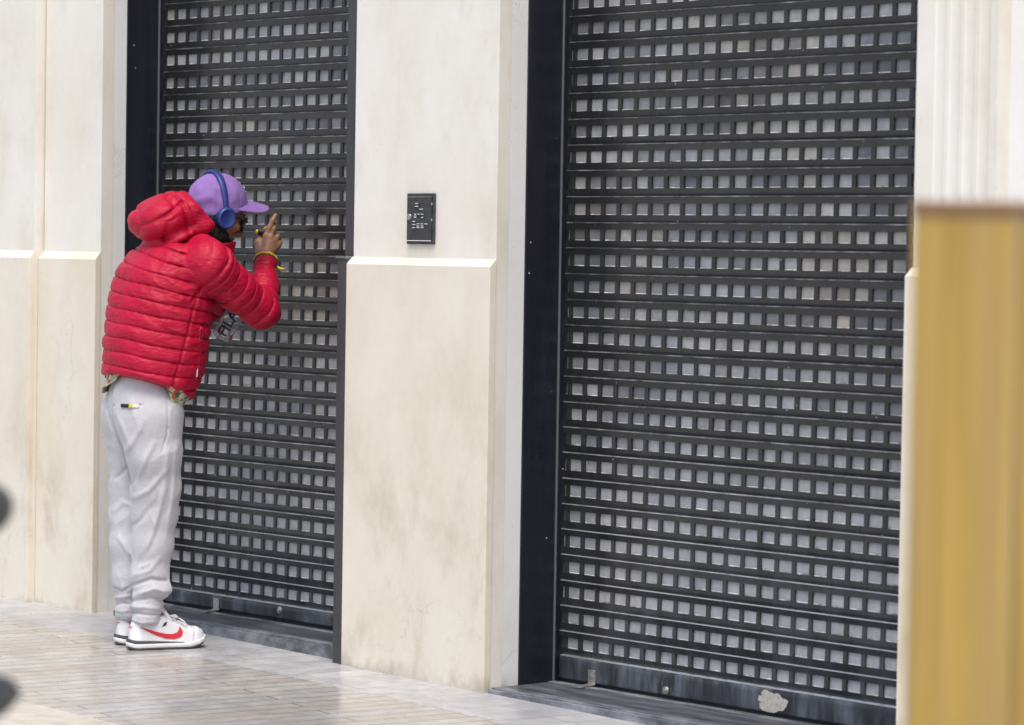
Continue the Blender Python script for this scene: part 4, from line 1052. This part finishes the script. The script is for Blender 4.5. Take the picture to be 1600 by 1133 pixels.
# ---- shoes
def shoe(heel, yaw_deg, toe_up, name_label, right):
    a_ = AL+math.radians(yaw_deg); sf = np.array([math.cos(a_), math.sin(a_), 0]); sr = np.array([math.sin(a_), -math.cos(a_), 0]); SO = heel.copy()
    ax = np.stack([sf, sr, UP])
    X = lambda f_, r_, u_: SO+sf*f_+sr*r_+UP*u_
    w8 = lambda x: np.interp(x*1.07, [-.01, .0, .03, .08, .13, .18, .22, .25, .27, .285], [.02, .026, .034, .035, .037, .046, .050, .046, .036, .020])
    lift = lambda x: .020*np.clip((x-.185)/.08, 0, 1)**2+.006*np.clip((.02-x)/.03, 0, 1)**2
    side = 1. if right else -1.
    def outl(q, g=0.):
        x = q[:, 0]; y_ = q[:, 1]+side*.006*np.clip((x-.1)/.15, 0, 1)
        d = np.abs(y_)-w8(x)-g; return smax(smax(d, x-.267-g, .03), -x-.004-g, .024)
    def upper(p):
        q = (p-SO)@ax.T; x, y_, z = q[:, 0], q[:, 1], q[:, 2]-lift(q[:, 0])
        top = np.interp(x*1.06, [-.01, .0, .03, .07, .105, .135, .17, .21, .25, .28, .30], [.104, .108, .103, .094, .112, .112, .092, .073, .061, .046, .02])
        taper = np.clip((z-.02)/.09, 0, 1); d = outl(q, -.013*taper-.008*taper*np.clip((x-.08)/.1, 0, 1))
        d = smax(d, z-top, .026); d = smax(d, -(z-.018), .002)
        # foot opening
        op = ell(q, (.060, 0, .136), (.052, .0285, .056)); d = smax(d, -op, .006)
        lace = np.clip((x-.115)/.02, 0, 1)*np.clip((.195-x)/.02, 0, 1)
        d = d+.004*lace*np.exp(-((np.abs(y_)-.014)/.004)**2)
        d = d+.0022*np.exp(-((x-.215-.25*(z-.03))/.003)**2)+.0018*np.exp(-((x-.055+.3*(z-.05))/.003)**2)*(z > .03)-.0006*vnoise(p, 60, 61)
        return d
    V, Q = isosurf(upper, SO-np.array([.1, .14, .02]), SO+np.array([.34, .30, .16]), .0027)
    so_ = mpart('shoe', V, Q, M['white'], man); so_['label'] = name_label
    def slab(z0, z1, g, xa=-1, xb=1):
        def f_(p):
            q = (p-SO)@ax.T; z = q[:, 2]-lift(q[:, 0]); d = outl(q, g+.002*np.cos((z-(z0+z1)/2)/(z1-z0)*2.6))
            d = smax(smax(d, z-z1, .003), z0-z, .003); return smax(smax(d, q[:, 0]-xb, .004), xa-q[:, 0], .004)
        return f_
    for nm, f_, m_ in (('outsole', slab(.0, .0058, .0005), M['outsole']), ('midsole', slab(.0062, .0215, .003), M['midsole'])):
        V, Q = isosurf(f_, SO-np.array([.1, .14, .02]), SO+np.array([.34, .30, .07]), .0025, 0); mpart(nm, V, Q, m_, so_)
    def wedge(p):
        q = (p-SO)@ax.T; x = q[:, 0]; z = q[:, 2]-lift(x); hi_ = np.interp(x, [0, .06, .17, .20], [.0325, .0305, .0235, .0195]); lo_ = .0195
        d = outl(q, .0035); return smax(smax(smax(d, z-hi_, .002), lo_-z, .002), x-.195, .003)
    V, Q = isosurf(wedge, SO-np.array([.1, .14, .02]), SO+np.array([.34, .30, .07]), .0025, 0); mpart('sole_stripe', V, Q, M['outsole'], so_)
    # swoosh on both flanks
    top_l = [(.022, .079), (.055, .068), (.088, .058), (.118, .051), (.140, .050), (.156, .055), (.163, .066), (.165, .076)]
    bot_l = [(.022, .079), (.054, .061), (.086, .046), (.117, .036), (.145, .0335), (.168, .041), (.175, .056), (.165, .076)]
    for s_ in (1, -1):
        bb = MB(); rows = 3; nn_ = 40
        def samp(c_, u): 
            c_ = np.array(c_); d_ = np.r_[0, np.cumsum(np.linalg.norm(np.diff(c_, axis=0), axis=1))]; d_ /= d_[-1]; return np.array([np.interp(u, d_, c_[:, 0]), np.interp(u, d_, c_[:, 1])])
        for lay in (0., .0014):
            for k in range(nn_):
                u = k/(nn_-1)
                for r_ in range(rows+1):
                    xx, zz = samp(top_l, u)*(1-r_/rows)+samp(bot_l, u)*r_/rows
                    p0 = X(xx, s_*.075, zz); q_ = snap(p0, upper, -sr*s_, L=.08); bb.v.append(tuple(q_+sr*s_*(.0014+lay)))
        m_ = nn_*(rows+1)
        for k in range(nn_-1):
            for r_ in range(rows):
                i = k*(rows+1)+r_; f_ = (i, i+1, i+rows+2, i+rows+1); bb.f.append(tuple(m_+t for t in f_)); bb.f.append(f_[::-1])
        mbpart('mark', bb, M['swoosh'], so_, (0, 0, 0), 0, True)
    # dark collar lining, tongue, heel tab, eyelet patch, laces
    def lining(p):
        q = (p-SO)@ax.T; z = q[:, 2]
        return smax(np.abs(ell(q, (.060, 0, .136), (.052, .0285, .056)))-.0022, smax(upper(p)-.0015, -(upper(p)+.012), .001), .002)
    V, Q = isosurf(lining, SO-np.array([.1, .14, .02]), SO+np.array([.34, .30, .16]), .0025, 0); mpart('collar_lining', V, Q, M['navy'], so_)
    def tongue(p):
        q = (p-SO)@ax.T; b0 = np.array([.138, 0, .096]); b1 = np.array([.104, 0, .142])
        return rbox(q, (b0+b1)/2, (.032, .021, .0055), .005, np.stack([(b1-b0)/np.linalg.norm(b1-b0), [0, 1., 0], np.cross((b1-b0)/np.linalg.norm(b1-b0), [0, 1., 0])]))
    V, Q = isosurf(tongue, SO-np.array([.1, .14, .0]), SO+np.array([.34, .30, .18]), .0025); tg = mpart('tongue', V, Q, M['white'], so_)
    tp = X(.113, .0222, .130); mbpart('tongue_mark', MB().tube([tp+UP*.006-sf*.003, tp, tp-UP*.006+sf*.004], .0022, 6), M['pink'], so_)
    lx = MB()
    for k in range(5):
        xx = .122+.017*k; pl = []
        for yy in np.linspace(-.024, .024, 9):
            p0 = X(xx+.004*math.sin(yy*130), yy, .16); pl.append(snap(p0, upper, -UP, L=.15)+UP*.0022)
        lx.tube(pl, .0026, 6)
    mbpart('lace', lx, M['white'], so_, (0, 0, 0), 0, True)
    for pl in ([X(.128, .012, .108), X(.150, .030, .112), X(.166, .026, .102), X(.150, .016, .102)], [X(.128, .008, .108), X(.158, .020, .105), X(.178, .034, .092), X(.186, .036, .084)]):
        mbpart('lace', MB().tube(pl, .0024, 6), M['white'], so_, (0, 0, 0), 0, True)
    for s_ in (1, -1):
        bb = MB(); tri = [(.104, .074), (.112, .086), (.124, .092), (.120, .080)]
        for lay in (0., .0012):
            for xx, zz in tri: bb.v.append(tuple(snap(X(xx, s_*.075, zz), upper, -sr*s_, L=.08)+sr*s_*(.0006+lay)))
        bb.f = [(0, 1, 2, 3), (7, 6, 5, 4)]+[(k, (k+1) % 4, 4+(k+1) % 4, 4+k) for k in range(4)]
        mbpart('eyelet_patch', bb, M['navy'], so_)
    ht = MB()
    for lay in (0., .0015):
        for yy, zz in ((-.016, .066), (.016, .066), (.014, .084), (-.014, .084)): ht.v.append(tuple(snap(X(-.06, yy, zz), upper, sf, L=.09)-sf*(.0006+lay)))
    ht.f = [(0, 1, 2, 3), (7, 6, 5, 4)]+[(k, (k+1) % 4, 4+(k+1) % 4, 4+k) for k in range(4)]
    mbpart('heel_tab', ht, M['cream'], so_)
    hm = MB(); a1_ = snap(X(-.06, -.008, .074), upper, sf, L=.09)-sf*.003; a2_ = snap(X(-.06, .009, .076), upper, sf, L=.09)-sf*.003
    mbpart('heel_mark', hm.tube([a1_, a2_], .0022, 6), M['pink'], so_)
    # sock in the opening
    V, Q = isosurf(lambda p: smin(cap(p, X(.062, 0, .05), X(.064, 0, .085), .022, .023), cap(p, X(.06, 0, .06), X(.11, 0, .05), .021, .02), .02), SO-np.array([.1, .14, .02]), SO+np.array([.34, .30, .20]), .003)
    mpart('sock', V, Q, M['white'], so_)
    return so_
hn = np.array([-.090, -.064, 0.]); hf = PX(183, 1008, .045)
hn[2] = gz((ROOT+LX*hn[0]+LY*hn[1])[0])-ROOT[2]; hf[2] = gz((ROOT+LX*hf[0]+LY*hf[1])[0])-ROOT[2]
print('heels', hn, hf)
shoe(hn, -3, 0, 'right white trainer, seen from its side', True)
shoe(hf, 2, 0, 'left white trainer, seen from behind', False)

# ------------------------------------------------------------------ near, out of focus things
def ray_pt(px, py, z):
    d = CF+CR*(px-800)/F_PX-CU*(py-566.5)/F_PX
    return CAM+d*z
M['wood'] = mat('yellow_wood', (.5, .36, .12), .45); n = NT(M['wood'])
g1 = n.noise(n.coord(scale=(14, 14, .35)), 3.2, 5, .6, .4); g2 = n.noise(n.coord(scale=(60, 60, .5)), 3, 3)
c = n.ramp(g1, [(.3, (.29, .17, .04)), (.45, (.43, .285, .06)), (.55, (.37, .245, .085)), (.7, (.49, .34, .085))])
kn = n.add('ShaderNodeTexVoronoi'); n.l.new(n.coord(scale=(1, 1, .55)), kn.inputs['Vector']); kn.inputs['Scale'].default_value = 5
kf = n.ramp(kn.outputs['Distance'], [(.03, 1.), (.12, 0.)]); c = n.mix(n.math('MULTIPLY', kf, .5), c, (.66, .50, .24))
n.base(n.mix(.2, c, n.ramp(g2, [(.35, .2), (.65, .8)]), 'OVERLAY'))
M['woodtop'] = mat('dark_wood', (.23, .13, .06), .5)
ZB = 3.5
pa = ray_pt(1421, 700, ZB); pt = ray_pt(1500, 314, ZB)
th = YAW+math.radians(-4)
t = empty('wooden_board', (pa[0], pa[1], gz(pa[0])-.004), th); tag(t, 'tall yellow varnished wooden board close to the camera at the right edge, out of focus', 'wooden board')
hb = pt[2]-gz(pa[0])+.004
def loc_child(o, p): o.parent = p; return o
bx = MB()
for k in range(4): bx.box(.001+k*.115, .1135+k*.115, 0, .028, .08, hb-.016)
loc_child(bx.build('panel', M['wood'], None, .002), t)
loc_child(MB().box(-.002, .464, -.004, .032, hb-.0155, hb).build('top_rail', M['woodtop'], None, .003), t)
for x in (.04, .38): loc_child(MB().box(x, x+.045, .004, .024, 0, .0795).box(x-.0, x+.045, -.16, .19, 0, .02).build('foot', M['woodtop'], None, .003), t)

M['black'] = mat('black_paint', (.02, .02, .021), .4)
M['blackpad'] = mat('black_leather', (.028, .027, .026), .5)
n = NT(M['blackpad']); n.base(n.ramp(n.noise(n.coord(), 12, 4), [(.3, (.022, .021, .02)), (.7, (.05, .048, .046))])); n.bump(n.noise(n.coord(), 90, 3), .15, .003)
ZS = 4.0
ps = ray_pt(24, 1088, ZS); pb = ray_pt(6, 795, ZS)
t = empty('bar_stool', (ps[0], ps[1], gz(ps[0])-.004), YAW); tag(t, 'black bar stool close to the camera at the left edge, mostly out of frame', 'stool')
sz = ps[2]-gz(ps[0])+.004; bz = pb[2]-gz(ps[0])+.004; R0 = .185; cx = -R0+.006
bb = MB(); prof = [(0, .022), (.10, .024), (.15, .021), (.178, .012), (.185, 0), (.172, -.018), (.145, -.034), (0, -.036)]
nseg = 40
for j, (r, z) in enumerate(prof):
    for k in range(nseg):
        a = 2*math.pi*k/nseg; bb.v.append((cx+max(r, .001)*math.cos(a), max(r, .001)*math.sin(a), sz+z))
for j in range(len(prof)-1):
    for k in range(nseg): bb.f.append((j*nseg+k, (j+1)*nseg+k, (j+1)*nseg+(k+1) % nseg, j*nseg+(k+1) % nseg))
loc_child(bb.build('seat', M['blackpad'], None, 0, True), t)
bk = [(cx+.142*math.cos(a), .142*math.sin(a), bz) for a in np.linspace(-1.5, 1.5, 17)]
loc_child(MB().tube(bk, .031, 14).build('backrest', M['blackpad'], None, 0, True), t)
for a in (-.9, .9):
    loc_child(MB().tube([(cx+.16*math.cos(a), .16*math.sin(a), sz-.02), (cx+.142*math.cos(a), .142*math.sin(a), bz)], .010, 10).build('back_post', M['black'], None, 0, True), t)
for a in (.785, 2.356, 3.927, 5.498):
    loc_child(MB().tube([(cx+.11*math.cos(a), .11*math.sin(a), sz-.03), (cx+.21*math.cos(a), .21*math.sin(a), .0)], .012, 10).build('leg', M['black'], None, 0, True), t)
loc_child(MB().tube([(cx+.178*math.cos(a), .178*math.sin(a), .26) for a in np.linspace(0, 2*math.pi, 33)], .008, 8).build('footrest', M['black'], None, 0, True), t)

# ------------------------------------------------------------------ light, sky, camera
W = bpy.data.worlds.new('World'); S.world = W; W.use_nodes = True
wn = W.node_tree; bg = wn.nodes['Background']
sky = wn.nodes.new('ShaderNodeTexSky'); sky.sky_type = 'NISHITA'; sky.sun_disc = False
SUN = Vector((.34, -.34, 1.05)).normalized()
el = math.asin(SUN.z); az = math.atan2(SUN.x, SUN.y)
sky.sun_elevation = el; sky.sun_rotation = az
sky.air_density = 1.2; sky.dust_density = 4.2; sky.ozone_density = 1.0; sky.altitude = 0
wn.links.new(sky.outputs[0], bg.inputs['Color']); bg.inputs['Strength'].default_value = .15
sl = bpy.data.lights.new('sun', 'SUN'); sl.energy = 1.05; sl.angle = math.radians(30); sl.color = (1., .96, .91)
so = link(bpy.data.objects.new('sun', sl)); so.rotation_euler = SUN.to_track_quat('Z', 'Y').to_euler(); so.location = (-5, -8, 12)

cd = bpy.data.cameras.new('camera'); cam = link(bpy.data.objects.new('camera', cd))
cd.sensor_width = 36; cd.lens = F_PX/1600*36; cd.clip_start = .1; cd.clip_end = 500
mw = Matrix.Identity(4)
for k in range(3): mw[k][0] = CR[k]; mw[k][1] = CU[k]; mw[k][2] = -CF[k]; mw[k][3] = CAM[k]
cam.matrix_world = mw
cd.dof.use_dof = True; cd.dof.focus_distance = 10.35; cd.dof.aperture_fstop = cd.lens/1000/.030
S.camera = cam
S.view_settings.view_transform = 'Standard'; S.view_settings.look = 'None'; S.view_settings.gamma = 1
S.view_settings.exposure = EXPO
S.cycles.use_denoising = True
